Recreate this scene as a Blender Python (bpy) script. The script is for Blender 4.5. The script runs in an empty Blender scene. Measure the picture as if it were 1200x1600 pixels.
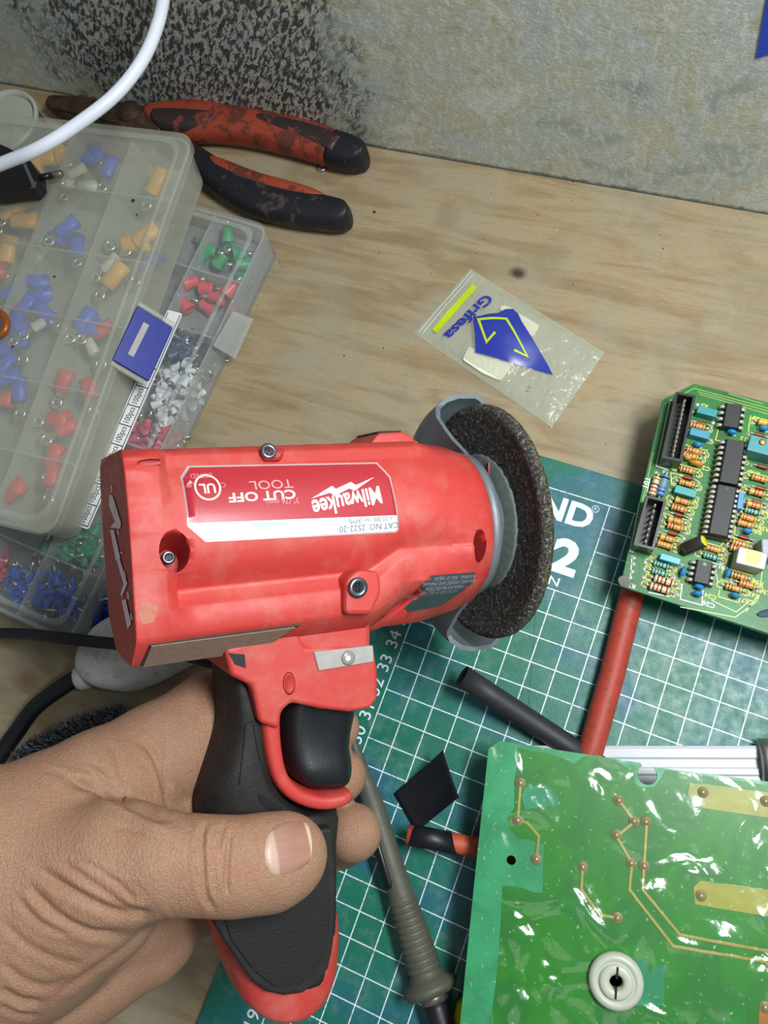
import bpy, bmesh, math, random
import numpy as np
from mathutils import Matrix, Vector, noise as mnoise

SC = bpy.context.scene
COL = SC.collection
U = 0.01                      # everything below is written in centimetres
random.seed(7)

# ------------------------------------------------------------------ camera, light, exposure
F_PX = 1286.7
W_ = np.array([2.8519, 0.4971, -0.3207]); _t = np.linalg.norm(W_); _k = W_/_t
_K = np.array([[0, -_k[2], _k[1]], [_k[2], 0, -_k[0]], [-_k[1], _k[0], 0]])
RC = np.eye(3)+math.sin(_t)*_K+(1-math.cos(_t))*_K@_K      # rows: right, down, forward
CAM = -RC.T@np.array([-0.6228, 8.9246, 32.622])+np.array([0, 0, 0.25])
cd = bpy.data.cameras.new('camera'); cam = bpy.data.objects.new('camera', cd); COL.objects.link(cam)
cd.sensor_width = 36; cd.lens = F_PX/1600*36; cd.clip_start = 0.005; cd.clip_end = 20
M3 = Matrix([[RC[0][i], -RC[1][i], -RC[2][i]] for i in range(3)])
cam.matrix_world = Matrix.Translation(Vector(CAM)*U) @ M3.to_4x4()
SC.camera = cam
SC.view_settings.view_transform = 'Standard'; SC.view_settings.look = 'None'
SC.view_settings.gamma = 1; SC.view_settings.use_curve_mapping = False
SC.view_settings.exposure = 0.0
SC.cycles.max_bounces = 10; SC.cycles.transparent_max_bounces = 24

wd = bpy.data.worlds.new('world'); SC.world = wd; wd.use_nodes = True
wd.node_tree.nodes['Background'].inputs[0].default_value = (0.80, 0.88, 1.0, 1)
wd.node_tree.nodes['Background'].inputs[1].default_value = 0.19

def lamp(name, loc, target, power, sx, sy, col):
    ld = bpy.data.lights.new(name, 'AREA'); ld.shape = 'RECTANGLE'; ld.size = sx*U; ld.size_y = sy*U
    ld.energy = power; ld.color = col
    o = bpy.data.objects.new(name, ld); COL.objects.link(o)
    d = Vector(target)-Vector(loc)
    o.rotation_euler = d.to_track_quat('-Z', 'Y').to_euler(); o.location = Vector(loc)*U
    return o
lamp('led_work_lamp', (20, 14, 46), (9, 5, 0), 2.8, 18, 6, (0.95, 0.99, 1.0))
lamp('fill_lamp', (30, -60, 120), (0, 0, 0), 0.8, 40, 40, (1.0, 0.96, 0.88))  # weak unseen fill light, added on the viewer's side

# ------------------------------------------------------------------ maths helpers
def ray(px, py):
    return RC.T@np.array([(px-600)/F_PX, (py-800)/F_PX, 1.0])
def G(px, py, z=0.0):
    "point of the horizontal plane at height z (cm)"
    d = ray(px, py); t = (z-CAM[2])/d[2]; p = CAM+d*t
    return Vector((p[0], p[1], z))
def GP(px, py, p0, n):
    "point of a general plane"
    d = Vector(ray(px, py)); c = Vector(CAM); p0 = Vector(p0); n = Vector(n)
    return c+d*((p0-c).dot(n)/d.dot(n))
def hexc(h):
    h = h.lstrip('#'); r = [int(h[i:i+2], 16)/255 for i in (0, 2, 4)]
    return tuple(((c+0.055)/1.055)**2.4 if c > 0.04045 else c/12.92 for c in r)+(1,)

# ------------------------------------------------------------------ materials
_mats = {}
class NT:
    def __init__(s, name):
        s.m = bpy.data.materials.new(name); s.m.use_nodes = True; s.t = s.m.node_tree
        s.b = s.t.nodes['Principled BSDF']; s.o = s.t.nodes['Material Output']
        s._tc = None
    def n(s, typ, **kw):
        nd = s.t.nodes.new(typ)
        for k, v in kw.items():
            if k.startswith('i_'): nd.inputs[k[2:].replace('_', ' ')].default_value = v
            else: setattr(nd, k, v)
        return nd
    def l(s, a, b): s.t.links.new(a, b)
    def co(s):
        if s._tc is None:
            tc = s.n('ShaderNodeTexCoord'); mp = s.n('ShaderNodeVectorMath', operation='SCALE'); mp.inputs['Scale'].default_value = 100
            s.l(tc.outputs['Object'], mp.inputs[0]); s._tc = mp.outputs[0]
        return s._tc
    def noise(s, scale, detail=4, rough=0.55, dist=0, vec=None, stretch=None):
        nd = s.n('ShaderNodeTexNoise'); nd.inputs['Scale'].default_value = scale; nd.inputs['Detail'].default_value = detail
        nd.inputs['Roughness'].default_value = rough; nd.inputs['Distortion'].default_value = dist
        v = vec or s.co()
        if stretch:
            mp = s.n('ShaderNodeMapping'); mp.inputs['Scale'].default_value = stretch
            s.l(v, mp.inputs[0]); v = mp.outputs[0]
        s.l(v, nd.inputs['Vector']); return nd.outputs['Fac']
    def ramp(s, fac, stops):
        nd = s.n('ShaderNodeValToRGB'); cr = nd.color_ramp
        while len(cr.elements) < len(stops): cr.elements.new(0.5)
        for e, (p, c) in zip(cr.elements, stops):
            e.position = p; e.color = hexc(c) if isinstance(c, str) else (c, c, c, 1)
        s.l(fac, nd.inputs[0]); return nd.outputs[0]
    def math(s, op, a, b=None, c=None):
        nd = s.n('ShaderNodeMath', operation=op)
        for i, v in enumerate((a, b, c)):
            if v is None: continue
            if isinstance(v, (int, float)): nd.inputs[i].default_value = v
            else: s.l(v, nd.inputs[i])
        return nd.outputs[0]
    def mix(s, fac, a, b):
        nd = s.n('ShaderNodeMix', data_type='RGBA')
        for i, v in ((0, fac), (6, a), (7, b)):
            if isinstance(v, str): nd.inputs[i].default_value = hexc(v)
            elif isinstance(v, (int, float, tuple)): nd.inputs[i].default_value = v
            else: s.l(v, nd.inputs[i])
        return nd.outputs[2]
    def bump(s, h, dist=0.01, strength=1.0):
        nd = s.n('ShaderNodeBump'); nd.inputs['Distance'].default_value = dist*U; nd.inputs['Strength'].default_value = strength
        s.l(h, nd.inputs['Height']); s.l(nd.outputs[0], s.b.inputs['Normal']); return nd
    def set(s, **kw):
        for k, v in kw.items():
            k = {'col': 'Base Color', 'rough': 'Roughness', 'metal': 'Metallic', 'spec': 'Specular IOR Level', 'trans': 'Transmission Weight',
                 'alpha': 'Alpha', 'coat': 'Coat Weight', 'sss': 'Subsurface Weight', 'ior': 'IOR', 'sheen': 'Sheen Weight'}.get(k, k)
            if isinstance(v, str): v = hexc(v)
            if isinstance(v, (int, float, tuple)): s.b.inputs[k].default_value = v
            else: s.l(v, s.b.inputs[k])
        return s

def mat(name, col, rough=0.5, metal=0.0, var=0.12, vs=3.0, bump=0.0, bs=30.0, **kw):
    "plain procedural surface: a base colour with a soft mottling and a fine grain"
    if name in _mats: return _mats[name]
    s = NT(name); c = hexc(col)
    dk = tuple(x*(1-var) for x in c[:3])+(1,); lt = tuple(min(1, x*(1+var)) for x in c[:3])+(1,)
    s.set(col=s.mix(s.noise(vs), dk, lt), rough=rough, metal=metal, **kw)
    if bump: s.bump(s.noise(bs, 3), bump)
    _mats[name] = s.m; return s.m

# ------------------------------------------------------------------ mesh helpers
class MB:
    def __init__(s): s.v = []; s.f = []; s.mi = []; s.cur = 0; s.sm = []; s.smooth = False
    def _add(s, vs, fs, smooth=None):
        b = len(s.v); s.v += [Vector(p) for p in vs]
        for f in fs: s.f.append([b+i for i in f]); s.mi.append(s.cur); s.sm.append(s.smooth if smooth is None else smooth)
        return s
    def box(s, c, size, ax=None):
        ax = ax or Matrix.Identity(3); c = Vector(c); h = [x/2 for x in size]
        vs = [c+ax@Vector((sx*h[0], sy*h[1], sz*h[2])) for sz in (-1, 1) for sy in (-1, 1) for sx in (-1, 1)]
        return s._add(vs, [(0, 2, 3, 1), (4, 5, 7, 6), (0, 1, 5, 4), (2, 6, 7, 3), (0, 4, 6, 2), (1, 3, 7, 5)], False)
    def prism(s, poly, z0, z1, bev=0.0, smooth=False, bevb=True):
        "vertical prism over an xy polygon, with optional edge bevel"
        n = len(poly); P = [Vector((p[0], p[1])) for p in poly]
        area = sum(P[i].x*P[(i+1) % n].y-P[(i+1) % n].x*P[i].y for i in range(n))
        if area < 0: P.reverse()
        def inset(d):
            out = []
            for i in range(n):
                a, b, c = P[i-1], P[i], P[(i+1) % n]
                e1 = (b-a).normalized(); e2 = (c-b).normalized()
                n1 = Vector((-e1.y, e1.x)); n2 = Vector((-e2.y, e2.x)); m = n1+n2
                if m.length < 1e-6: m = n1
                m.normalize(); k = d/max(0.5, m.dot(n1)); out.append(b+m*k)
            return out
        if bev > 0:
            rings = ([(inset(bev), z0), (P, z0+bev)] if bevb else [(P, z0)])+[(P, z1-bev), (inset(bev*0.3), z1-bev*0.3), (inset(bev), z1)]
        else: rings = [(P, z0), (P, z1)]
        vs = [(p.x, p.y, z) for ring, z in rings for p in ring]; fs = []
        for k in range(len(rings)-1):
            for i in range(n):
                j = (i+1) % n; fs.append((k*n+i, k*n+j, (k+1)*n+j, (k+1)*n+i))
        s._add(vs, fs, smooth)
        b = len(s.v)-len(vs); m = len(rings)-1
        s.f.append([b+n-1-i for i in range(n)]); s.mi.append(s.cur); s.sm.append(False)
        s.f.append([b+m*n+i for i in range(n)]); s.mi.append(s.cur); s.sm.append(False)
        return s
    def loft(s, rings, closed=True, cap=(True, True), smooth=True):
        n = len(rings[0]); vs = [p for r in rings for p in r]; fs = []
        for k in range(len(rings)-1):
            for i in range(n if closed else n-1):
                j = (i+1) % n; fs.append((k*n+i, k*n+j, (k+1)*n+j, (k+1)*n+i))
        s._add(vs, fs, smooth); b = len(s.v)-len(vs); m = len(rings)-1
        if cap[0]: s.f.append([b+n-1-i for i in range(n)]); s.mi.append(s.cur); s.sm.append(False)
        if cap[1]: s.f.append([b+m*n+i for i in range(n)]); s.mi.append(s.cur); s.sm.append(False)
        return s
    def tube(s, pts, r, n=12, cap=True, flat=1.0, up=(0, 0, 1)):
        pts = [Vector(p) for p in pts]; rings = []; up = Vector(up)
        for i, p in enumerate(pts):
            t = (pts[min(i+1, len(pts)-1)]-pts[max(i-1, 0)]).normalized()
            a = t.cross(up)
            if a.length < 1e-3: a = t.cross(Vector((1, 0.01, 0)))
            a.normalize(); b = a.cross(t).normalized(); rr = r[i] if isinstance(r, (list, tuple)) else r
            rings.append([p+a*rr*math.cos(q)+b*rr*flat*math.sin(q) for q in [2*math.pi*k/n for k in range(n)]])
        return s.loft(rings, cap=(cap, cap), smooth=True)
    def cyl(s, p0, p1, r, r1=None, n=16, cap=True):
        return s.tube([p0, p1], [r, r if r1 is None else r1], n, cap)
    def lathe(s, prof, o=(0, 0, 0), ax=(0, 0, 1), n=32, cap=(True, True), smooth=True):
        "profile of (radius, distance along the axis)"
        ax = Vector(ax).normalized(); a = ax.cross(Vector((0, 0, 1)))
        if a.length < 1e-3: a = Vector((1, 0, 0))
        a.normalize(); b = ax.cross(a); o = Vector(o)
        rings = [[o+ax*h+(a*math.cos(q)+b*math.sin(q))*r for q in [2*math.pi*k/n for k in range(n)]] for r, h in prof]
        return s.loft(rings, cap=cap, smooth=smooth)
    def ball(s, c, r, n=12, m=8, sc=(1, 1, 1), ax=None):
        ax = ax or Matrix.Identity(3); c = Vector(c)
        rings = []
        for k in range(m+1):
            th = math.pi*k/m; th = min(max(th, 0.03), math.pi-0.03)
            rings.append([c+ax@Vector((r*sc[0]*math.sin(th)*math.cos(q), r*sc[1]*math.sin(th)*math.sin(q), -r*sc[2]*math.cos(th))) for q in [2*math.pi*i/n for i in range(n)]])
        return s.loft(rings)
    def strip(s, pts, w, z0, z1):
        "flat track of width w along an xy path"
        pts = [Vector((p[0], p[1])) for p in pts]; L = []; R = []
        for i, p in enumerate(pts):
            t = Vector((0, 0))
            if i > 0: t += (p-pts[i-1]).normalized()
            if i < len(pts)-1: t += (pts[i+1]-p).normalized()
            t.normalize(); nn = Vector((-t.y, t.x))
            k = 1.0
            if 0 < i < len(pts)-1: k = 1/max(0.5, nn.dot(Vector((-(pts[i+1]-p).normalized().y, (pts[i+1]-p).normalized().x))))
            L.append(p+nn*w/2*k); R.append(p-nn*w/2*k)
        return s.prism([*R, *reversed(L)], z0, z1)
    def build(s, name, m, parent=None, local=False, bevel=0, seg=2):
        me = bpy.data.meshes.new(name)
        inv = Matrix.Identity(4)
        if parent is not None and not local: inv = FR[parent.name].inverted()
        me.from_pydata([(inv@p)*U for p in s.v], [], s.f)
        for mm in (m if isinstance(m, (list, tuple)) else [m]): me.materials.append(mm)
        me.polygons.foreach_set('material_index', s.mi); me.polygons.foreach_set('use_smooth', s.sm)
        me.update()
        return link(name, me, parent, bevel, seg)
FR = {}
def link(name, me, parent=None, bevel=0, seg=2):
    o = bpy.data.objects.new(name, me); COL.objects.link(o)
    if parent is not None: o.parent = parent; FR[o.name] = FR[parent.name]
    else: FR[o.name] = Matrix.Identity(4)
    if bevel:
        b = o.modifiers.new('bevel', 'BEVEL'); b.width = bevel*U; b.segments = seg; b.limit_method = 'ANGLE'; b.angle_limit = math.radians(35)
        b.harden_normals = True
    return o
def tag(o, label=None, cat=None, group=None, kind=None):
    if label: o['label'] = label
    if cat: o['category'] = cat
    if group: o['group'] = group
    if kind: o['kind'] = kind
    return o
def thing(name, label, cat, loc=(0, 0, 0), mtx=None, group=None):
    "an Empty at the thing's base; loc in cm"
    o = bpy.data.objects.new(name, None); o.empty_display_size = 0.01; COL.objects.link(o)
    m = mtx if mtx is not None else Matrix.Translation(Vector(loc))
    FR[o.name] = m.copy(); m = m.copy(); m.translation = m.translation*U
    o.matrix_world = m
    return tag(o, label, cat, group)
def dup(root, M, label=None, group=None):
    "copy of a thing and its parts; M: a new frame in cm"
    def cp(o, par):
        c = o.copy(); COL.objects.link(c)
        if par is not None: c.parent = par
        FR[c.name] = M
        for ch in list(o.children): cp(ch, c)
        return c
    r = cp(root, None); m = M.copy(); m.translation = m.translation*U; r.matrix_world = m
    if label: r['label'] = label
    if group: r['group'] = group
    return r
FONT = None
_tcache = {}
def text_mesh(body, bold=0.0, shear=0.0, spacing=1.0):
    "lettering as (verts, faces), unit cap height, centred; a plain font outline"
    key = (body, bold, shear, spacing)
    if key in _tcache: return _tcache[key]
    cu = bpy.data.curves.new('t', 'FONT'); cu.body = body; cu.align_x = 'CENTER'; cu.align_y = 'CENTER'; cu.size = 1.4
    cu.offset = bold; cu.shear = shear; cu.space_character = spacing; cu.resolution_u = 3
    o = bpy.data.objects.new('t', cu); COL.objects.link(o)
    dg = bpy.context.evaluated_depsgraph_get(); me = bpy.data.meshes.new_from_object(o.evaluated_get(dg))
    vs = [v.co.copy() for v in me.vertices]; fs = [tuple(p.vertices) for p in me.polygons]
    bpy.data.objects.remove(o); bpy.data.curves.remove(cu); bpy.data.meshes.remove(me)
    _tcache[key] = (vs, fs); return vs, fs
def lettering(mb, body, place, h=1.0, w=1.0, bold=0.0, shear=0.0, spacing=1.0, sub=0):
    "adds lettering; place maps flat (x, y) in cm to a point"
    vs, fs = text_mesh(body, bold, shear, spacing)
    mb._add([place(v.x*h*w, v.y*h) for v in vs], fs, False)
def flat_place(c, ang, z):
    ca, sa = math.cos(ang), math.sin(ang)
    return lambda x, y: (c[0]+x*ca-y*sa, c[1]+x*sa+y*ca, z)
def smooth_path(pts, k=8):
    "Catmull-Rom through the points"
    P = [Vector(p) for p in pts]; P = [P[0]*2-P[1]]+P+[P[-1]*2-P[-2]]; out = []
    for i in range(1, len(P)-2):
        for j in range(k):
            t = j/k; a, b, c, d = P[i-1:i+3]
            out.append(0.5*((2*b)+(c-a)*t+(2*a-5*b+4*c-d)*t*t+(3*b-a-3*c+d)*t**3))
    out.append(P[-2]); return out
def rounded(poly, r, k=5):
    "polygon with rounded corners"
    P = [Vector((p[0], p[1])) for p in poly]; n = len(P); out = []
    for i in range(n):
        a, b, c = P[i-1], P[i], P[(i+1) % n]
        rr = r[i] if isinstance(r, (list, tuple)) else r
        if rr <= 0: out.append(b); continue
        d1 = (a-b); d2 = (c-b); q = min(rr, d1.length*0.45, d2.length*0.45)
        p0 = b+d1.normalized()*q; p1 = b+d2.normalized()*q
        for j in range(k+1):
            t = j/k; out.append(p0*(1-t)**2+b*2*t*(1-t)+p1*t*t)
    return out
# ================================================================== THE SETTING
BZ = 0.0
w0, w1 = G(350, 190), G(1200, 335)
WD = (w1-w0).normalized(); WN = Vector((WD.y, -WD.x, 0))          # wall direction, wall normal (towards the room)
if WN.dot(Vector((CAM[0], CAM[1], 0))-w0) < 0: WN = -WN
WA = Matrix((WD, WN, Vector((0, 0, 1)))).transposed().to_4x4(); WA.translation = w0

# --- wall: worn galvanised sheet behind the bench
def wall_mat():
    s = NT('worn zinc sheet'); co = s.co()
    base = s.ramp(s.noise(0.32, 6, 0.62, 0.6), [(0.30, '#98a29a'), (0.45, '#bcc5be'), (0.57, '#bebea6'), (0.72, '#dbe2e0')])
    flk = s.noise(3.6, 5, 0.65, 0.5, stretch=(1.0, 1.0, 0.5))
    base = s.mix(s.ramp(flk, [(0.50, 0.0), (0.60, 0.5)]), base, '#dde2e0')
    base = s.mix(s.ramp(s.noise(1.1, 5, 0.6), [(0.56, 0.0), (0.68, 0.6)]), base, '#a3a278')
    # big dark reflection in the left half, painted into the sheet colour
    sx = s.n('ShaderNodeSeparateXYZ'); s.l(co, sx.inputs[0])
    dx = s.math('DIVIDE', s.math('SUBTRACT', sx.outputs[0], 0.0), 10.0)
    dz = s.math('DIVIDE', s.math('SUBTRACT', sx.outputs[2], 5.0), 9.5)
    d = s.math('SQRT', s.math('ADD', s.math('POWER', dx, 2.0), s.math('POWER', dz, 2.0)))
    d = s.math('ADD', d, s.math('MULTIPLY', s.math('SUBTRACT', s.noise(0.5, 4, 0.6), 0.5), 1.3))
    dark_refl = s.ramp(d, [(0.70, 1.0), (1.05, 0.0)])
    mpc = s.n('ShaderNodeMapping'); mpc.inputs['Rotation'].default_value = (0, math.radians(-32), 0); s.l(co, mpc.inputs[0])
    chips = s.ramp(s.noise(3.4, 5, 0.66, 0.5, mpc.outputs[0], (1.5, 1.0, 0.55)), [(0.47, 1.0), (0.54, 0.0)])  # slanted flecks that break up the painted reflection
    base = s.mix(s.math('MULTIPLY', dark_refl, s.math('ADD', s.math('MULTIPLY', chips, 0.85), 0.08)), base, '#303338')
    # darker blue-grey band along the foot
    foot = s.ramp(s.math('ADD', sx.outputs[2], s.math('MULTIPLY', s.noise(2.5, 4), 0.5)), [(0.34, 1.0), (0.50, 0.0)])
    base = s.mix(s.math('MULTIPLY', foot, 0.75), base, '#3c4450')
    rgh = s.ramp(s.noise(2.2, 4), [(0.3, 0.26), (0.7, 0.5)])
    s.set(col=base, rough=rgh, spec=0.6); s.bump(s.noise(6, 5, 0.7, 0.4), 0.045); return s.m
mb = MB(); n = 8
mb.box((10, -0.15, 19), (120, 0.3, 40))
wall = mb.build('wall_back', wall_mat(), None); wall.matrix_world = Matrix.Translation(w0*U)@WA.to_3x3().to_4x4(); tag(wall, kind='structure')
FR['wall_back'] = WA

# --- the floor of the workshop, well below the bench
def floor_mat():
    s = NT('concrete floor'); s.set(col=s.ramp(s.noise(0.12, 5), [(0.3, '#5c5a55'), (0.7, '#77746c')]), rough=0.8); return s.m
mb = MB(); mb.box((0, -60, -79), (300, 300, 2)); tag(mb.build('floor', floor_mat()), kind='structure')
# --- bench top
def wood_mat():
    s = NT('bench plywood')
    mp = s.n('ShaderNodeMapping'); mp.inputs['Rotation'].default_value = (0, 0, -math.atan2(WD.y, WD.x)); s.l(s.co(), mp.inputs[0]); v = mp.outputs[0]
    g = s.noise(0.9, 6, 0.6, 1.2, v, (0.16, 1.0, 1.0))
    base = s.ramp(g, [(0.30, '#8a7759'), (0.45, '#998566'), (0.55, '#a69473'), (0.70, '#9f927b')])
    base = s.mix(s.ramp(s.noise(5, 4, 0.6, 0.3, v, (0.10, 1.2, 1.0)), [(0.50, 0.0), (0.75, 0.28)]), base, '#75603f')
    base = s.mix(s.ramp(s.noise(0.22, 4, 0.55, 0.4, v), [(0.46, 0.0), (0.60, 0.5)]), base, '#9c9884')
    base = s.mix(s.ramp(s.noise(0.35, 3, 0.5, 0, v), [(0.55, 0.0), (0.72, 0.55)]), base, '#84704f')
    base = s.mix(s.ramp(s.noise(11, 5, 0.7, 0, v, (0.5, 1.3, 1)), [(0.45, 0.0), (0.7, 0.3)]), base, '#7b6a4e')
    base = s.mix(s.ramp(s.noise(7, 2, 0.4, 0, v), [(0.77, 0.0), (0.80, 0.9)]), base, '#3c3226')
    base = s.mix(s.ramp(s.noise(9, 2, 0.4, 0, v), [(0.20, 0.8), (0.225, 0.0)]), base, '#ded9c6')
    sx = s.n('ShaderNodeSeparateXYZ'); s.l(s.co(), sx.inputs[0])
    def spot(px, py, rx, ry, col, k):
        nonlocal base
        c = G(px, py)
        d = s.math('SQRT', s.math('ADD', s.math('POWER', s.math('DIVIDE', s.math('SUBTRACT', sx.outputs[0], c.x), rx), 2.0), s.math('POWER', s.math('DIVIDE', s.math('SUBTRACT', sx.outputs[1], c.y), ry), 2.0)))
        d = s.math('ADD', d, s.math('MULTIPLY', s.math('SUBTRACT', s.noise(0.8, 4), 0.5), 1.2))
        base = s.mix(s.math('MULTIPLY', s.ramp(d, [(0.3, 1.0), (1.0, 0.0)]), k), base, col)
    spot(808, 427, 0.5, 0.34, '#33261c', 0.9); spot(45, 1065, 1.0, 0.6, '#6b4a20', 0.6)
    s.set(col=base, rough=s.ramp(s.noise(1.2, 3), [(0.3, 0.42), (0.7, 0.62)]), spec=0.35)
    s.bump(s.noise(6, 4, 0.6, 0.3, v, (0.12, 1.5, 1.0)), 0.02); return s.m
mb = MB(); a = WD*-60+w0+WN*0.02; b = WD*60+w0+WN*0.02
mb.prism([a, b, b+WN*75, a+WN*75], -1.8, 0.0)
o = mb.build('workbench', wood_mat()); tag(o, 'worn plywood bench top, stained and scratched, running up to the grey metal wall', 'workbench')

# --- cutting mat
MAT = (-2.35, -29, 58, 13.22); MT = 0.25
def mat_mat():
    s = NT('cutting mat'); sx = s.n('ShaderNodeSeparateXYZ'); s.l(s.co(), sx.inputs[0]); x, y = sx.outputs[0], sx.outputs[1]
    def line(c, w):
        f = s.math('ABSOLUTE', s.math('SUBTRACT', c, s.math('ROUND', c)))
        return s.math('LESS_THAN', f, w)
    def rng(c, a, b): return s.math('MULTIPLY', s.math('GREATER_THAN', c, a), s.math('LESS_THAN', c, b))
    wv = 0.022
    g = s.math('MAXIMUM', s.math('MULTIPLY', line(x, wv), rng(y, -28.0, 12.03)), s.math('MULTIPLY', line(y, wv), rng(x, -0.03, 56.0)))
    g = s.math('MULTIPLY', g, rng(x, -0.03, 56.03)); g = s.math('MULTIPLY', g, rng(y, -28.0, 12.03))
    box = s.math('MULTIPLY', rng(x, -0.5, 5.97), rng(y, 8.03, 11.97)); g = s.math('MULTIPLY', g, s.math('SUBTRACT', 1.0, box))
    wear = s.ramp(s.noise(7, 5, 0.7, 0.3), [(0.36, 0.25), (0.46, 0.95)])
    base = s.ramp(s.noise(0.28, 4, 0.55, 0.3), [(0.35, '#0c6a50'), (0.5, '#126a5c'), (0.62, '#1e6274'), (0.75, '#10604c')])
    base = s.mix(s.ramp(s.noise(1.6, 5, 0.65), [(0.5, 0.0), (0.72, 0.28)]), base, '#7f9d92')
    base = s.mix(s.ramp(s.noise(6.5, 3, 0.55), [(0.70, 0.0), (0.74, 0.85)]), base, '#0b2a2a')
    base = s.mix(s.ramp(s.noise(11, 3, 0.5), [(0.71, 0.0), (0.75, 0.7)]), base, '#0e3030')
    base = s.mix(s.ramp(s.noise(4.5, 3, 0.5), [(0.77, 0.0), (0.80, 0.5)]), base, '#8a8a58')
    for (p, q) in (((838, 940), (826, 1100)), ((1159, 1085), (1163, 1150))):      # knife cuts
        A, B = G(*p, MT), G(*q, MT); L = (B-A).length; t = (B-A)/L
        u_ = s.math('ADD', s.math('MULTIPLY', s.math('SUBTRACT', x, A.x), t.x), s.math('MULTIPLY', s.math('SUBTRACT', y, A.y), t.y))
        v_ = s.math('ADD', s.math('MULTIPLY', s.math('SUBTRACT', x, A.x), -t.y), s.math('MULTIPLY', s.math('SUBTRACT', y, A.y), t.x))
        base = s.mix(s.math('MULTIPLY', s.math('MULTIPLY', rng(u_, 0, L), s.math('LESS_THAN', s.math('ABSOLUTE', v_), 0.02)), 0.7), base, '#0c3230')
    base = s.mix(s.math('MULTIPLY', g, wear), base, '#dfe9f2')
    s.set(col=base, rough=s.ramp(s.noise(3, 3), [(0.3, 0.32), (0.7, 0.5)]), spec=0.45); s.bump(s.noise(22, 3, 0.6), 0.006); return s.m
mb = MB(); x0, y0, x1, y1 = MAT
mb.prism(rounded([(x0, y0), (x1, y0), (x1, y1), (x0, y1)], 0.6), 0.0, MT, 0.05)
cm = mb.build('cutting_mat', mat_mat()); tag(cm, 'green self-healing cutting mat with white centimetre grid lying on the bench', 'cutting mat')
INK = mat('mat ink', '#dbe6f0', 0.5, var=0.1, vs=9)
def mat_text(body, c, h, ang=0.0, bold=0.0, w=1.0, sp=1.0):
    mb = MB(); lettering(mb, body, flat_place(c, ang, MT+0.006), h, w, bold, 0, sp); return mb.build('printed_marking', INK, cm)
for k in range(14, 36):
    mat_text(str(k), (-0.40, k-30-0.05), 0.5, math.pi/2, 0.004, 1.05)
mat_text('ND', (4.42, 11.2), 0.95, 0, 0.05, 1.1)
mat_text('A2', (4.25, 9.35), 1.35, 0, 0.06, 1.15)
mat_text('JAPAN', (4.2, 8.32), 0.36, 0, 0.012, 1.25)
mat_text('R', (5.5, 11.7), 0.13, 0, 0.0)
mb = MB(); mb.lathe([(0.15, 0), (0.125, 0)], (5.5, 11.7, MT+0.006), n=24, cap=(False, False)); mb.build('printed_marking', INK, cm)
# ================================================================== THE CUT-OFF TOOL (held in the hand)
TH = math.radians(25)
_a = np.array([math.cos(TH), -0.065, math.sin(TH)]); _a /= np.linalg.norm(_a)
_b = np.array([0, -1, 0.]); _b -= _a*(_a@_b); _b /= np.linalg.norm(_b); _c = np.cross(_a, _b)
_O = np.array([(772-600)/F_PX*26.8, (813-800)/F_PX*26.8, 26.8])
TOOLM = Matrix.Identity(4)
for _i, _v in enumerate((_a, _b, _c)):
    _w = RC.T@_v
    for _j in range(3): TOOLM[_j][_i] = _w[_j]
_w = CAM+RC.T@_O
for _j in range(3): TOOLM[_j][3] = _w[_j]
def T(px, py, z=0.0):
    "tool coordinates (x to the front, y up, z out of the side) of a traced point on the side plane z"
    d = np.array([(px-600)/F_PX, (py-800)/F_PX, 1.]); t = (z+_c@_O)/(_c@d); p = d*t-_O
    return Vector((_a@p, _b@p, z))
def Tx(px, py, x):
    d = np.array([(px-600)/F_PX, (py-800)/F_PX, 1.]); t = (x+_a@_O)/(_a@d); p = d*t-_O
    return Vector((x, _b@p, _c@p))

def evald(o, sharp=35):
    "apply the modifiers of o"
    dg = bpy.context.evaluated_depsgraph_get(); me = bpy.data.meshes.new_from_object(o.evaluated_get(dg))
    old = o.data; o.modifiers.clear(); o.data = me; bpy.data.meshes.remove(old)
    if sharp: me.set_sharp_from_angle(angle=math.radians(sharp))
    return o
def carve(o, cutters, op='DIFFERENCE'):
    mats = [m for m in o.data.materials]
    for c in cutters:
        me = bpy.data.meshes.new('cut'); me.from_pydata([p*U for p in c.v], [], c.f); me.update()
        bm = bmesh.new(); bm.from_mesh(me); bmesh.ops.recalc_face_normals(bm, faces=bm.faces); bm.to_mesh(me); bm.free()
        me.materials.append(mats[-1]); me.polygons.foreach_set('material_index', [0]*len(me.polygons))
        co = bpy.data.objects.new('cut', me); COL.objects.link(co)
        co.matrix_world = o.matrix_world if o.parent is None else PMW(o)
        b = o.modifiers.new('b', 'BOOLEAN'); b.operation = op; b.object = co; b.solver = 'EXACT'
        evald(o, 32); bpy.data.objects.remove(co)
    return o
def PMW(o):
    m = FR[o.name].copy(); m.translation = m.translation*U; return m
def recalc(o):
    bm = bmesh.new(); bm.from_mesh(o.data); bmesh.ops.recalc_face_normals(bm, faces=bm.faces); bm.to_mesh(o.data); bm.free(); return o
from mathutils.bvhtree import BVHTree
def bvh_of(objs):
    vs = []; fs = []
    for o in objs:
        b = len(vs); vs += [v.co/U for v in o.data.vertices]; fs += [[b+i for i in p.vertices] for p in o.data.polygons]
    return BVHTree.FromPolygons(vs, fs)

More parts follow.
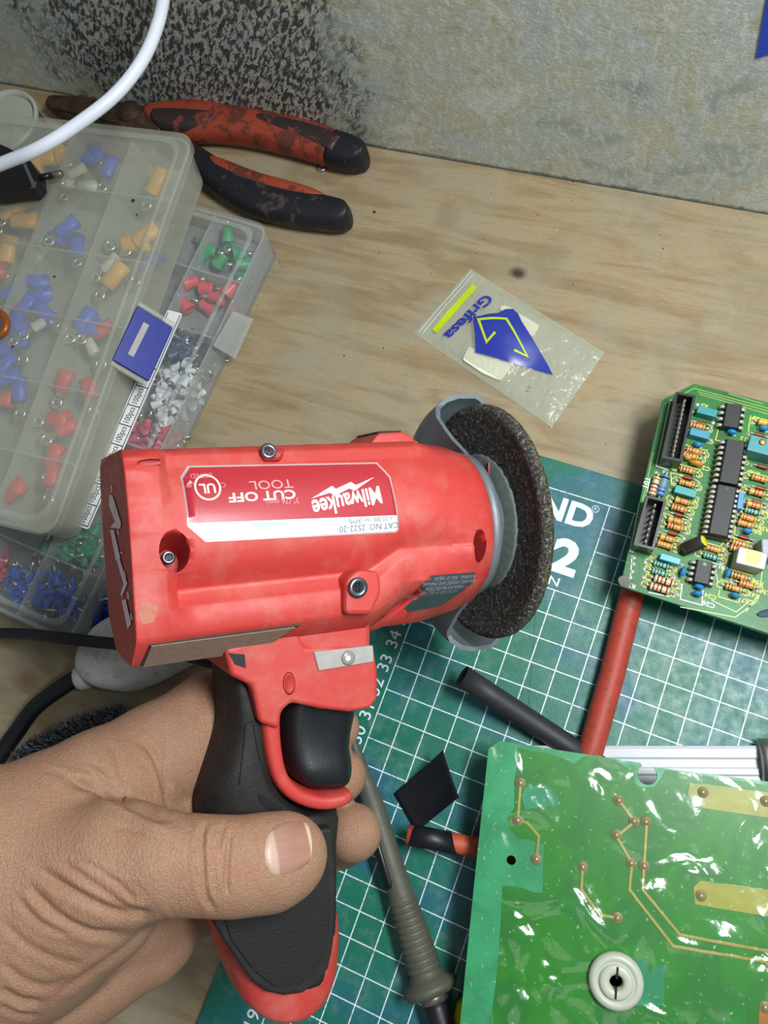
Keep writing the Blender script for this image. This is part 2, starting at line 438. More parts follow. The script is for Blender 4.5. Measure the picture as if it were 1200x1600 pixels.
def plastic(name, col, rough, dust=0.0, dustcol='#b9a08e', bump=0.006, bs=60, spec=0.5):
    s = NT(name); c = hexc(col)
    base = s.mix(s.noise(1.2, 4), tuple(x*0.93 for x in c[:3])+(1,), tuple(min(1, x*1.08) for x in c[:3])+(1,))
    if dust:
        base = s.mix(s.ramp(s.noise(0.9, 5, 0.65, 0.3), [(0.48, 0.0), (0.68, dust)]), base, dustcol)
        base = s.mix(s.ramp(s.noise(16, 3, 0.6), [(0.68, 0.0), (0.74, dust*1.2)]), base, dustcol)
        base = s.mix(s.ramp(s.noise(4.5, 5, 0.7), [(0.60, 0.0), (0.66, dust*0.8)]), base, '#8c4038')
    s.set(col=base, rough=s.ramp(s.noise(3, 4), [(0.3, rough-0.05), (0.7, rough+0.1)]), spec=spec); s.bump(s.noise(bs, 3, 0.6), bump); return s.m
RED = plastic('red housing plastic', '#bb3a34', 0.42, 0.16)
RED2 = mat('red recess plastic', '#a82322', 0.55, var=0.1)
BLK = plastic('black handle rubber', '#1d1b1a', 0.62, 0.10, '#5a5148', 0.02, 22, 0.4)
BLKP = mat('black panel rubber', '#151415', 0.75, var=0.12, vs=5, bump=0.03, bs=16)
TRG = mat('black trigger plastic', '#15171b', 0.36, var=0.15, bump=0.004)
STEEL = mat('dark screw steel', '#70757a', 0.3, 0.9, var=0.25, vs=12)
GREY = plastic('cast grey guard metal', '#737c84', 0.42, 0.15, '#a8a49a', 0.006, 50)
GREY.node_tree.nodes['Principled BSDF'].inputs['Metallic'].default_value = 0.35
WHITE = mat('white label print', '#f1f1ef', 0.4, var=0.03)

tool = thing('cutoff_tool', 'red handheld battery cut-off tool with black grip, held over the mat', 'power tool', mtx=TOOLM)

# ---- housing: lofted sections along x
def barrel(pts, n=9):
    "smooth run of the round side between the ledges"
    return [Vector((p[0], p[1])) for p in smooth_path([(q[0], q[1], 0) for q in pts], 3)]
def section(kind):
    if kind == 'block':
        bar = barrel([(1.95, 2.58), (1.2, 2.72), (0.5, 2.78), (-0.3, 2.78), (-0.9, 2.74)])
        return [Vector(p) for p in ((2.56, 0), (2.56, 1.95), (2.35, 2.4), (2.1, 2.52))]+bar+[Vector(p) for p in ((-1.05, 2.74), (-1.35, 2.74), (-1.95, 2.7), (-2.12, 2.6), (-2.85, 1.5), (-2.9, 0))]
    if kind == 'mid':
        bar = barrel([(2.02, 2.02), (1.5, 2.42), (0.6, 2.72), (-0.3, 2.68), (-0.95, 2.3)])
        return [Vector(p) for p in ((2.56, 0), (2.56, 1.55), (2.38, 1.9), (2.1, 1.95))]+bar+[Vector(p) for p in ((-1.08, 2.34), (-1.35, 2.62), (-1.95, 2.66), (-2.12, 2.56), (-2.85, 1.5), (-2.9, 0))]
    if kind == 'fore':
        bar = barrel([(2.02, 2.02), (1.5, 2.42), (0.6, 2.74), (0.0, 2.70), (-0.42, 2.5)])
        return [Vector(p) for p in ((2.56, 0), (2.56, 1.55), (2.38, 1.9), (2.1, 1.95))]+bar+[Vector(p) for p in ((-0.5, 2.5), (-0.72, 2.62), (-1.35, 2.6), (-1.75, 2.35), (-2.75, 1.2), (-2.86, 0))]
    r, lo = kind
    angs = [0, 30, 38, 43]+[46+ (98-46)*i/12 for i in range(13)]+[100, 105, 118, 126, 152, 180]
    out = []
    for q in angs:
        rr = r*(1.0 if q < 99 else 1.0+lo*0.03)
        out.append(Vector((rr*math.cos(math.radians(q))-0.1, rr*math.sin(math.radians(q)))))
    return out
keys = [(-11.82, 'block'), (-11.0, 'block'), (-10.72, 'mid'), (-5.6, 'mid'), (-4.7, 'fore'), (-3.6, 'fore'), (-2.5, (2.68, 1)), (-1.95, (2.6, 0)), (-1.62, (2.5, 0)), (-1.5, (2.3, 0))]
rings = []
secs = [(x, section(k)) for x, k in keys]
for i in range(len(secs)-1):
    (xa, sa), (xb, sb) = secs[i], secs[i+1]; n = max(1, int((xb-xa)/0.45))
    for j in range(n):
        t = j/n; u = t*t*(3-2*t) if xa >= -3.6 and i < 6 else t
        rings.append((xa+(xb-xa)*t, [p*(1-u)+q*u for p, q in zip(sa, sb)]))
rings.append(secs[-1])
mb = MB()
R3 = []
for x, s in rings:
    R3.append([Vector((x, p.x, p.y)) for p in s]+[Vector((x, p.x, -p.y)) for p in reversed(s[1:-1])])
mb.loft(R3)
body = recalc(mb.build('housing', [RED, RED2], tool, local=True, bevel=0.05))
evald(body, 30)
cut = []
def hole(px, py, z, rx, ry, deep, ang=0, dz=(0, 0)):
    c = T(px, py, z); m = MB(); R = []
    for h, k in ((0.6, 1.15), (0.0, 1.0), (-deep, 0.75)):
        R.append([Vector((c.x+dz[0]*h+(rx*math.cos(q)*math.cos(ang)-ry*math.sin(q)*math.sin(ang))*k, c.y+dz[1]*h+(rx*math.cos(q)*math.sin(ang)+ry*math.sin(q)*math.cos(ang))*k, c.z+h)) for q in [2*math.pi*i/20 for i in range(20)]])
    m.loft(R); cut.append(m); return c
h1 = hole(271, 865, 2.55, 0.36, 0.48, 0.9, dz=(0, 0.35)); h2 = hole(742, 857, 2.35, 0.24, 0.44, 0.9, dz=(0.1, 0.35))
h3 = hole(238, 722, 2.5, 0.36, 0.09, 0.3)
c = T(626, 945, 2.0); m = MB(); m.box((c.x, c.y, 2.3), (1.1, 0.2, 1.2), Matrix.Rotation(math.radians(42), 3, 'Z')); cut.append(m)
carve(body, cut)
BB = bvh_of([body])
def onb(x, y, off=0.012, z0=6.0):
    r = BB.ray_cast(Vector((x, y, z0)), Vector((0, 0, -1)))
    return Vector((x, y, (r[0].z if r[0] else 2.5)+off))

# top spindle-lock button
mb = MB()
mb.prism(rounded([(-4.75, 2.5), (-4.4, 2.86), (-3.55, 2.88), (-3.05, 2.5)], 0.12), -1.0, 1.0, 0.08); mb.build('spindle_lock_button', RED, tool, local=True)
mb = MB(); mb.prism([(-4.38, 2.86), (-3.57, 2.87), (-3.6, 2.93), (-4.3, 2.93)], -0.8, 0.8); mb.build('lock_cap', BLK, tool, local=True)
# screw bosses and screws
c = T(556, 925, 2.6)
mb = MB(); mb.prism(rounded([T(531, 958, 2.6)[:2], T(572, 958, 2.6)[:2], T(588, 925, 2.6)[:2], T(585, 892, 2.6)[:2], T(552, 888, 2.6)[:2], T(532, 905, 2.6)[:2]], 0.18), 1.9, 3.0, 0.12, bevb=False)
mb.build('screw_boss', RED, tool, local=True)
mb = MB(); mb.prism(rounded([T(400, 703, 1.6)[:2], T(438, 703, 1.6)[:2], T(432, 722, 1.6)[:2], T(404, 722, 1.6)[:2]], 0.1), 1.2, 2.1, 0.1, bevb=False)
mb.build('screw_boss', RED2, tool, local=True)
def screw(c, r, par=tool, tilt=(0, 0, 1)):
    mb = MB(); ax = Vector(tilt).normalized(); o = Vector(c)
    mb.lathe([(r, 0), (r, r*0.3), (r*0.86, r*0.42), (r*0.5, r*0.42), (r*0.42, r*0.1), (0.01, r*0.1)], o, ax, 20)
    s = mb.build('screw', STEEL, par, local=True)
    mb = MB(); a = ax.cross(Vector((0, 1, 0))).normalized(); b = ax.cross(a)
    for k in range(3):
        q = math.pi*k/3; d = a*math.cos(q)+b*math.sin(q)
        mb.box(o+ax*(r*0.36), (r*0.95, r*0.2, r*0.14), Matrix((d, ax.cross(d), ax)).transposed())
    mb.build('drive_recess', TRG, s, local=True); return s
screw(T(558, 918, 3.0), 0.27); screw(T(419, 706, 2.0), 0.22, tilt=(0, 0.35, 1))
screw((h1.x-0.02, h1.y-0.12, 1.95), 0.17); screw((h2.x-0.07, h2.y-0.1, 2.0), 0.17)

# side label
lab_c = [T(296, 727, 2.2), T(592, 722, 2.2), T(610, 745, 2.4), T(622, 828, 2.7), T(618, 832, 2.7), T(322, 847, 2.8), T(294, 822, 2.8), T(283, 745, 2.3)]
def inside(p, poly):
    c = False; n = len(poly)
    for i in range(n):
        a, b = poly[i], poly[i-1]
        if (a[1] > p[1]) != (b[1] > p[1]) and p[0] < (b[0]-a[0])*(p[1]-a[1])/(b[1]-a[1])+a[0]: c = not c
    return c
def decal(name, poly, m, par, off, n=14, ny=None):
    "thin film following the housing: columns between the lower and upper edge of the outline"
    P = [Vector((p[0], p[1])) for p in poly]; xs = sorted(set([p.x for p in P])); x0, x1 = xs[0], xs[-1]
    xx = sorted(set([round(x0+(x1-x0)*i/n, 4) for i in range(n+1)]+[round(x, 4) for x in xs])); ny = ny or 8; mb = MB(); cols = []
    for x in xx:
        x_ = min(max(x, x0+1e-4), x1-1e-4); ys = []
        for i in range(len(P)):
            a, b = P[i-1], P[i]
            if (a.x-x_)*(b.x-x_) < 0: ys.append(a.y+(b.y-a.y)*(x_-a.x)/(b.x-a.x))
        ys.sort(); cols.append([onb(x, ys[0]+(ys[-1]-ys[0])*j/ny, off) for j in range(ny+1)])
    mb.loft(cols, closed=False, cap=(False, False)); o = mb.build(name, m, par, local=True)
    bm = bmesh.new(); bm.from_mesh(o.data); bmesh.ops.recalc_face_normals(bm, faces=bm.faces)
    if sum(f.normal.z for f in bm.faces) < 0: bmesh.ops.reverse_faces(bm, faces=bm.faces)
    bm.to_mesh(o.data); bm.free(); return o
SILV = mat('silver label edge', '#c9b5b3', 0.3, 0.3, var=0.05); LRED = mat('red label film', '#a92a34', 0.3, var=0.04)
lab = decal('side_label', lab_c, SILV, tool, 0.012, 24)
lc = sum((Vector((p.x, p.y)) for p in lab_c), Vector((0, 0)))/8
ins = [Vector((p.x, p.y)) for p in lab_c]; ins = [lc+Vector(((p.x-lc.x)*0.983, (p.y-lc.y)*0.955)) for p in ins]
decal('red_field', ins, LRED, lab, 0.018, 24)
lowp = [T(618, 805, 2.7), ins[3], ins[4], ins[5], ins[6], T(292, 818, 2.75)]
decal('white_field', [lowp[0], lowp[1], lowp[2], lowp[3], lowp[4], lowp[5]], mat('white label film', '#e9ecee', 0.25, var=0.02), lab, 0.024, 24)
decal('grey_field', [T(387, 817, 2.7), T(448, 815, 2.7), T(449, 821, 2.7), T(396, 825, 2.7)], mat('blue grey print', '#9fb0bb', 0.4), lab, 0.028, 6)
def lprint(body, px, py, h, w=1.0, bold=0.0, ang=0.0, shear=0.0, m=WHITE, sp=1.0, par=lab, z=2.6):
    c = T(px, py, z); ca, sa = math.cos(ang+math.pi), math.sin(ang+math.pi); mb = MB()
    lettering(mb, body, lambda x, y: onb(c.x+x*ca-y*sa, c.y+x*sa+y*ca, 0.034), h, w, bold, shear, sp)
    return mb.build('label_print', m, par, local=True)
DK = mat('grey label print', '#59646c', 0.5); PK = mat('faint label print', '#dc8f90', 0.4)
lprint('Milwaukee', 543, 782, 0.46, 0.74, 0.03, math.radians(8), 0.15)
lprint('CUT OFF', 411, 774, 0.23, 1.35, 0.03); lprint('TOOL', 427, 756, 0.23, 1.3, 0.012, m=PK); lprint("3\" (76 mm)", 441, 783, 0.14, 1.0, m=PK)
lprint('UL', 327, 762, 0.24, 1.0, 0.03); lprint('C', 352, 757, 0.12, 1.0, m=PK); lprint('US', 301, 757, 0.12, 1.0, m=PK); lprint('LISTED', 320, 742, 0.12, 1.1, m=PK)
lprint('CAT.NO. 2522-20', 573, 823, 0.17, 0.95, 0.004, m=DK); lprint('n 20 000 min (RPM)', 575, 812, 0.13, 0.85, m=DK)
lprint('3/8" (9.5 mm)', 520, 813, 0.12, 1.0, m=mat('pale label print', '#9aa3a8', 0.5)); lprint('12 V DC', 477, 815, 0.12, 1.0, m=mat('pale label print', '#9aa3a8', 0.5))
c = T(327, 761, 2.6); mb = MB(); N_ = 28
mb.loft([[onb(c.x+r*math.cos(2*math.pi*i/N_), c.y+r*math.sin(2*math.pi*i/N_), 0.032) for i in range(N_)] for r in (0.33, 0.285)], cap=(False, False)); mb.build('ring_emblem', WHITE, lab, local=True)
bolt = [(587, 745), (556, 758), (549, 753), (524, 764), (519, 759), (484, 779), (514, 770), (520, 775), (545, 763), (552, 767)]
mb = MB(); mb._add([onb(T(x, y, 2.5).x, T(x, y, 2.5).y, 0.034) for x, y in bolt], [tuple(range(len(bolt)))], False); mb.build('lightning_emblem', WHITE, lab, local=True)
# warning label on the lower front flank
wl = [T(652, 912, 2.3), T(668, 898, 2.4), T(737, 893, 2.2), T(731, 912, 2.0), T(688, 946, 1.6), T(640, 957, 1.8), T(632, 950, 1.9)]
w_ = decal('warning_label', wl, mat('dark warning label', '#3d434c', 0.35, var=0.2, vs=4), tool, 0.015, 14)
for k, (x, y, n_) in enumerate(((703, 901, 'WARNING - RISK OF INJURY'), (697, 909, 'READ AND UNDERSTAND MANUAL'), (690, 917, 'WEAR EYE PROTECTION'), (682, 925, 'USE GUARD AT ALL TIMES'))):
    lprint(n_, x, y, 0.105, 0.8, ang=math.radians(-3), m=mat('warning print', '#8f959c', 0.5), par=w_, z=2.2)
# rear face print
rf = [((171, 772), (176, 775), (189, 817), (188, 826), (172, 824), (180, 815), (170, 790)), ((172, 828), (178, 828), (188, 872), (181, 876)), ((182, 874), (187, 873), (199, 912), (190, 934), (188, 928), (193, 913)), ((190, 938), (196, 936), (205, 975), (199, 983))]
RF = mat('rear face print', '#ffeaf2', 0.5)
for poly in rf:
    mb = MB(); mb._add([Tx(x, y, -11.85) for x, y in poly], [tuple(range(len(poly)))], False); o = mb.build('rear_marking', RF, tool, local=True)
for k, ch in enumerate('8841486'):
    x, y = 171+31*k/6+3, 764+200*k/6; c = Tx(x, y, -11.85); mb = MB()
    lettering(mb, ch, lambda u, v: Vector((-11.85, c.y-u, c.z+v)), 0.38, 0.75, 0.02); mb.build('rear_marking', RF, tool, local=True)
# vent: grimy slats on the lower rear chamfer
s0, s1 = Vector((0, -2.16, 2.56)), Vector((0, -2.83, 1.56)); sd = (s1-s0).normalized(); sn = Vector((0, sd.z, -sd.y));
if sn.z < 0: sn = -sn
mb = MB(); q = [s0+Vector((-11.5, 0, 0)), s0+Vector((-7.7, 0, 0)), s1+Vector((-8.5, 0, 0)), s1+Vector((-11.6, 0, 0))]
mb._add([p+sn*0.012 for p in q]+[p-sn*0.05 for p in q], [(0, 1, 2, 3), (7, 6, 5, 4), (0, 4, 5, 1), (1, 5, 6, 2), (2, 6, 7, 3), (3, 7, 4, 0)], False)
vent = mb.build('vent_grille', mat('grimy vent plastic', '#3b302a', 0.8, var=0.3, vs=5), tool, local=True)
mb = MB()
for k in range(12):
    t = (k+0.5)/12; p = s0.lerp(s1, t)+sn*0.03; xa, xb = -11.5-0.1*t, -7.75-0.75*t
    mb.box(p+Vector(((xa+xb)/2, 0, 0)), (xb-xa-0.1, 0.035, 0.05), Matrix((Vector((1, 0, 0)), sd, sn)).transposed())
tag(mb.build('slat', mat('dusty vent slat', '#7a6455', 0.85, var=0.3, vs=7), vent, local=True), kind='stuff')
# dusty scuff on the rear corner
decal('scuffed_corner', [T(215, 958, 2.7), T(221, 938, 2.7), T(247, 945, 2.7), T(240, 972, 2.7), T(222, 976, 2.7)], mat('scuffed plastic', '#b3705c', 0.8, var=0.35, vs=6), tool, 0.01, 6, 3)

def Ts(pts, z): return [T(x, y, z) for x, y in pts]

# neck under the housing (narrow upper, wider lower step)
mb = MB(); mb.prism([p[:2] for p in Ts([(462, 945), (583, 935), (584, 1000), (582, 1022), (484, 1026), (455, 1005), (440, 975)], 2.0)], -1.9, 1.9)
mb.build('neck', RED, tool, local=True, bevel=0.22, seg=4)
mb = MB(); mb.prism([p[:2] for p in Ts([(350, 1012), (395, 1000), (452, 965), (478, 1010), (583, 1008), (590, 1048), (590, 1092), (578, 1108), (545, 1113), (500, 1108), (455, 1098), (440, 1112), (436, 1140), (405, 1130), (396, 1085), (393, 1072), (360, 1056)], 1.9)], -1.95, 1.95)
mb.build('neck_shroud', RED, tool, local=True, bevel=0.14, seg=4)
# trigger guard loop
cl = [(428, 1085, 30), (424, 1130, 30), (429, 1180, 27), (440, 1218, 25), (463, 1242, 24), (498, 1254, 24), (530, 1251, 22), (549, 1241, 14)]
cl = [tuple(p) for p in smooth_path(cl, 4)]; R_ = []
for i, (x, y, w) in enumerate(cl):
    p = T(x, y, 1.6); t = (T(*cl[min(i+1, len(cl)-1)][:2], 1.6)-T(*cl[max(i-1, 0)][:2], 1.6)).normalized(); nn = Vector((-t.y, t.x, 0)); h = w/2/54; zh = 1.74 if i < len(cl)-2 else 1.66; ring = []
    for k in range(24):
        q = 2*math.pi*(k+0.5)/24; e = 0.35; cs, sn_ = math.cos(q), math.sin(q)
        ring.append(Vector((p.x, p.y, 0))+nn*h*math.copysign(abs(cs)**0.55, cs)+Vector((0, 0, zh*math.copysign(abs(sn_)**0.22, sn_))))
    R_.append(ring)
mb = MB(); mb.loft(R_); recalc(mb.build('trigger_guard', RED, tool, local=True))
# trigger
tl = [(448, 1088), (443, 1110), (442, 1140), (444, 1170), (449, 1195), (457, 1214), (470, 1227), (486, 1234)]
tr = [(558, 1094), (561, 1112), (556, 1138), (552, 1165), (554, 1190), (552, 1212), (545, 1226), (530, 1234)]
R_ = []
for k, ((lx, ly), (rx, ry)) in enumerate(zip([p[:2] for p in dens([(*q, 0) for q in tl])] if 0 else [tuple(p)[:2] for p in smooth_path([(*q, 0) for q in tl], 3)], [tuple(p)[:2] for p in smooth_path([(*q, 0) for q in tr], 3)])):
    A = T(lx, ly, 1.2); B = T(rx, ry, 1.2); c = (A+B)/2; h = (B-A)/2; kk = k/21; zz = 1.62*(1-0.35*max(0, (kk-0.7)/0.3)**2)-0.12*math.sin(min(1, kk/0.6)*math.pi)
    R_.append([Vector((c.x, c.y, 0))+Vector((h.x, h.y, 0))*math.copysign(abs(math.cos(q))**0.42, math.cos(q))+Vector((0, 0, zz*math.copysign(abs(math.sin(q))**0.6, math.sin(q)))) for q in [2*math.pi*(i+0.5)/36 for i in range(36)]])
mb = MB(); mb.loft(R_); recalc(mb.build('trigger', TRG, tool, local=True))
# LED window
c0 = Ts([(489, 1018), (582, 1008), (583, 1034), (497, 1048)], 1.95)
mb = MB(); mb.prism([(p.x, p.y) for p in c0], 1.4, 2.02)
led = mb.build('light_window', mat('cloudy lamp window', '#a3a09c', 0.25, var=0.22, vs=3, spec=0.6), tool, local=True, bevel=0.04)
c = T(544, 1028, 2.03); mb = MB(); mb.lathe([(0.2, -0.02), (0.2, 0.02), (0.15, 0.05), (0.01, 0.05)], c, (0, 0, 1), 18); mb.build('lamp_lens', mat('lamp lens', '#8b8984', 0.2), led, local=True)
mb = MB(); mb.ball(c+Vector((-0.02, 0, 0.03)), 0.085, sc=(1, 1, 0.6)); mb.build('lamp_chip', mat('white lamp chip', '#f5f3ea', 0.2), led, local=True)
# little recess of the shroud
c = T(452, 1068, 1.96); mb = MB(); mb.lathe([(0.27, -0.01), (0.22, 0.02), (0.18, -0.0), (0.01, -0.0)], (0, 0, 0), (0, 0, 1), 18)
mb.v = [Vector((c.x+p.x*0.65, c.y+p.y*1.15, c.z+p.z)) for p in mb.v]; mb.build('moulded_dimple', RED2, tool, local=True)
# slot window at the back of the neck
mb = MB(); mb.prism([(p.x, p.y) for p in Ts([(357, 1020), (381, 1022), (383, 1043), (366, 1037)], 1.9)], 1.6, 1.98); mb.build('catch_window', TRG, tool, local=True)

# ---- grip: lofted slices from top to bottom
gl = [(345, 1010, 1.2), (350, 1045, 1.4), (353, 1090, 1.55), (352, 1130, 1.6), (342, 1165, 1.65), (326, 1205, 1.7), (315, 1240, 1.7), (312, 1270, 1.7), (318, 1310, 1.7), (322, 1360, 1.7), (326, 1410, 1.75), (335, 1450, 1.8), (348, 1480, 1.85), (362, 1510, 1.85), (378, 1530, 1.5)]
gr = [(362, 1020), (385, 1066), (397, 1100), (409, 1130), (412, 1165), (425, 1215), (470, 1258), (523, 1258), (523, 1310), (523, 1360), (522, 1410), (521, 1450), (516, 1485), (505, 1508), (490, 1522)]
def slices(L, Rr, shrink=0.0, zs=1.0):
    out = []
    for (lx, ly, z), (rx, ry) in zip(L, Rr):
        A = T(lx, ly, 0.6); B = T(rx, ry, 0.6); c = (A+B)/2; h = (B-A).length/2-shrink; d = (B-A).normalized(); ring = []
        for i in range(28):
            q = 2*math.pi*i/28; cs, sn_ = math.cos(q), math.sin(q); e = 0.62
            ring.append(Vector((c.x, c.y, 0))+Vector((d.x, d.y, 0))*h*math.copysign(abs(cs)**e, cs)+Vector((0, 0, z*zs*math.copysign(abs(sn_)**e, sn_))))
        out.append(ring)
    return out
def dens(L, k=3):
    return [tuple(p) for p in smooth_path([(a+(0,))[:3] if len(a) < 3 else a for a in L], k)]
mb = MB(); mb.loft(slices(dens(gl), [p[:2] for p in dens(gr)])); recalc(mb.build('grip', BLK, tool, local=True))
# red battery base wrapping the lower grip
bl = [(327, 1432, 1.55), (333, 1450, 1.72), (347, 1490, 1.8), (361, 1525, 1.8), (371, 1547, 1.8), (388, 1561, 1.75), (410, 1570, 1.5)]
br = [(523, 1420), (524, 1450), (520, 1490), (512, 1520), (498, 1545), (470, 1562), (450, 1569)]
mb = MB(); mb.loft(slices(dens(bl), [p[:2] for p in dens(br)], -0.06)); recalc(mb.build('battery_base', RED, tool, local=True))
# raised panels on the grip flank
GB = bvh_of([o for o in tool.children if o.name in ('grip', 'neck_shroud')])
def ongrip(px, py, z, off):
    p = T(px, py, z); r = GB.ray_cast(Vector((p.x, p.y, 6)), Vector((0, 0, -1))); return Vector((p.x, p.y, (r[0].z if r[0] else z)+off))
pan = [(342, 1430), (360, 1450), (395, 1505), (427, 1536), (470, 1532), (496, 1510), (512, 1470), (517, 1420), (518, 1270), (470, 1262), (440, 1250), (425, 1222)]
mb = MB(); P = [ongrip(x, y, 1.75, 0.0) for x, y in [(332, 1440), (350, 1470), (370, 1500), (390, 1527), (412, 1543), (440, 1549), (468, 1545), (493, 1530), (509, 1506), (516, 1470), (519, 1430), (520, 1380), (516, 1290), (330, 1300), (326, 1400)]]
mb.prism([(p.x, p.y) for p in P], 1.0, 2.0); mb.build('grip_skirt', BLK, tool, local=True, bevel=0.09, seg=3)
mb = MB(); P = [(357, 1462), (395, 1512), (427, 1537), (470, 1530), (492, 1510), (508, 1470), (512, 1420), (508, 1330), (345, 1330), (345, 1420)]
mb.prism(rounded([(T(x, y, 1.85).x, T(x, y, 1.85).y) for x, y in P], 0.15), 1.5, 2.06); mb.build('grip_panel', BLKP, tool, local=True, bevel=0.03)
mb = MB()
for a_ in ([(332, 1248), (372, 1225), (385, 1130), (396, 1128)], [(396, 1132), (404, 1180), (420, 1225), (440, 1250), (470, 1270)]):
    pts = [ongrip(x, y, 1.6, 0.01) for x, y in a_]; mb.tube(smooth_path(pts, 2) if len(a_) > 4 else pts, 0.02, 5)
mb.build('grip_seam', mat('grip seam', '#0b0b0c', 0.8), tool, local=True)
mb = MB(); P = [(402, 1240), (416, 1246), (440, 1262), (438, 1268), (425, 1267), (408, 1255)]; mb.prism([(T(x, y, 1.7).x, T(x, y, 1.7).y) for x, y in P], 1.4, 1.73); mb.build('grip_slot', mat('grip slot', '#070708', 0.5), tool, local=True)

# ---- guard, flange, wheel
prof = [(0.4, -1.28), (2.2, -1.28), (2.7, -1.5), (3.55, -1.62), (3.95, -1.45), (4.25, -1.05), (4.36, -0.6), (4.36, 0.15), (4.2, 0.42), (3.95, 0.5), (3.92, 0.38), (4.1, 0.3), (4.22, 0.1), (4.22, -0.55), (4.1, -0.98), (3.85, -1.32), (3.5, -1.48), (2.72, -1.36), (2.2, -1.14), (0.4, -1.14)]
mb = MB(); mb.lathe(prof+[prof[0]], (0, -0.05, 0), (1, 0, 0), 96, cap=(False, False))
guard = mb.build('wheel_guard', GREY, tool, local=True); bm = bmesh.new(); bm.from_mesh(guard.data)
bmesh.ops.remove_doubles(bm, verts=bm.verts, dist=1e-6); bmesh.ops.recalc_face_normals(bm, faces=bm.faces); bm.to_mesh(guard.data); bm.free()
cy = [(7, -0.95), (3.85, -0.9), (3.0, -0.2), (2.15, 0.65), (1.8, 1.3), (1.25, 1.8), (0.6, 2.12), (0, 2.2), (-0.8, 2.05), (-1.45, 1.6), (-2.05, 0.8), (-2.9, -0.15), (-3.7, -0.8), (-7, -0.85), (-7, 7), (7, 7)]
m = MB(); m.loft([[Vector((x, p[0], p[1])) for p in cy] for x in (-2.5, 1.5)], smooth=False); carve(guard, [m])
mb = MB(); mb.lathe([(2.12, -1.5), (2.3, -1.45), (2.3, -1.2), (2.2, -1.12), (1.2, -1.1)], (0, -0.05, 0), (1, 0, 0), 64); mb.build('collar', GREY, tool, local=True)
mb = MB(); mb.lathe([(1.05, -1.2), (1.05, -0.78), (0.5, -0.78), (0.5, -0.3), (0.01, -0.3)], (0, 0, 0), (1, 0, 0), 40); mb.build('spindle_hub', STEEL, tool, local=True)
cs = Tx(766, 884, -1.0); mb = MB(); mb.tube([cs+Vector((-0.1, 0.3, -0.1)), cs+Vector((0.05, 0, 0.05)), cs+Vector((0, -0.32, -0.12))], [0.1, 0.14, 0.1], 10); mb.build('guard_lever', STEEL, tool, local=True)
def wheel_mat():
    s = NT('coarse abrasive'); n1 = s.noise(10, 4, 0.75)
    base = s.ramp(n1, [(0.34, '#121212'), (0.5, '#33332f'), (0.6, '#605f59'), (0.70, '#bcbab0')])
    sx = s.n('ShaderNodeSeparateXYZ'); s.l(s.co(), sx.inputs[0]); rr = s.math('SQRT', s.math('ADD', s.math('POWER', sx.outputs[1], 2.0), s.math('POWER', sx.outputs[2], 2.0)))
    base = s.mix(s.math('MULTIPLY', s.ramp(rr, [(0.0, 0.0), (1.0, 1.0)]), 0.0), base, base)
    rim = s.math('MULTIPLY', s.math('GREATER_THAN', s.math('ADD', rr, s.math('MULTIPLY', s.noise(14, 2), 0.25)), 3.90), 0.5)
    base = s.mix(rim, base, '#8a7d2e')
    s.set(col=base, rough=0.75, spec=0.5); s.bump(n1, 0.09); return s.m
mb = MB(); prof = []
NR, NA = 34, 150; R_ = []
for i in range(NR+1):
    t = i/NR; r = 1.3+2.4*t if i < NR-3 else 3.62+0.06*(i-NR+3); x = -0.54-0.2*t*t
    if i > NR-4: x = [-0.74, -0.68, -0.58, -0.42][i-(NR-3)]; r = [3.62, 3.71, 3.76, 3.76][i-(NR-3)]
    ring = []
    for k in range(NA):
        q = 2*math.pi*k/NA; w = mnoise.noise(Vector((math.cos(q)*r*3.0, math.sin(q)*r*3.0, 3)))*0.015+mnoise.noise(Vector((math.cos(q)*r*7.0, math.sin(q)*r*7.0, 9)))*0.025
        rr = r+(w*0.6 if i > NR-5 else 0); ring.append(Vector((x-w if i < NR-1 else x, rr*math.cos(q), rr*math.sin(q))))
    R_.append(ring)
R_.append([Vector((-0.36, p.y*0.3, p.z*0.3)) for p in R_[-1]])
mb.loft(R_); recalc(mb.build('abrasive_wheel', wheel_mat(), tool, local=True))
mb = MB(); mb.lathe([(0.6, -0.62), (2.1, -0.64), (2.17, -0.6), (2.17, -0.45)], (0, 0, 0), (1, 0, 0), 90)
for i, p in enumerate(mb.v):
    if abs(p.x+0.6) < 0.05 and Vector((p.y, p.z)).length > 2: k = 1+0.012*math.sin(i*2.3); p.y *= k; p.z *= k
fl = mb.build('wheel_flange', mat('grey green backing pad', '#66706a', 0.6, var=0.25, vs=2.5, bump=0.01), tool, local=True)
mb = MB(); mb.lathe([(0.5, -0.62), (0.5, -0.68), (1.5, -0.68), (1.55, -0.63)], (0, 0, 0), (1, 0, 0), 50); mb.build('flange_washer', mat('dark flange washer', '#4b534f', 0.5, var=0.2), fl, local=True)
p = Tx(764, 722, -0.66); q = Tx(763, 744, -0.66); mb = MB(); mb.tube([p, q], 0.025, 5); mb.build('red_mark', RED, fl, local=True)
p = Tx(772, 653, -0.55); mb = MB(); mb.box(p, (0.03, 0.13, 0.13)); mb.build('red_mark', RED, fl, local=True)
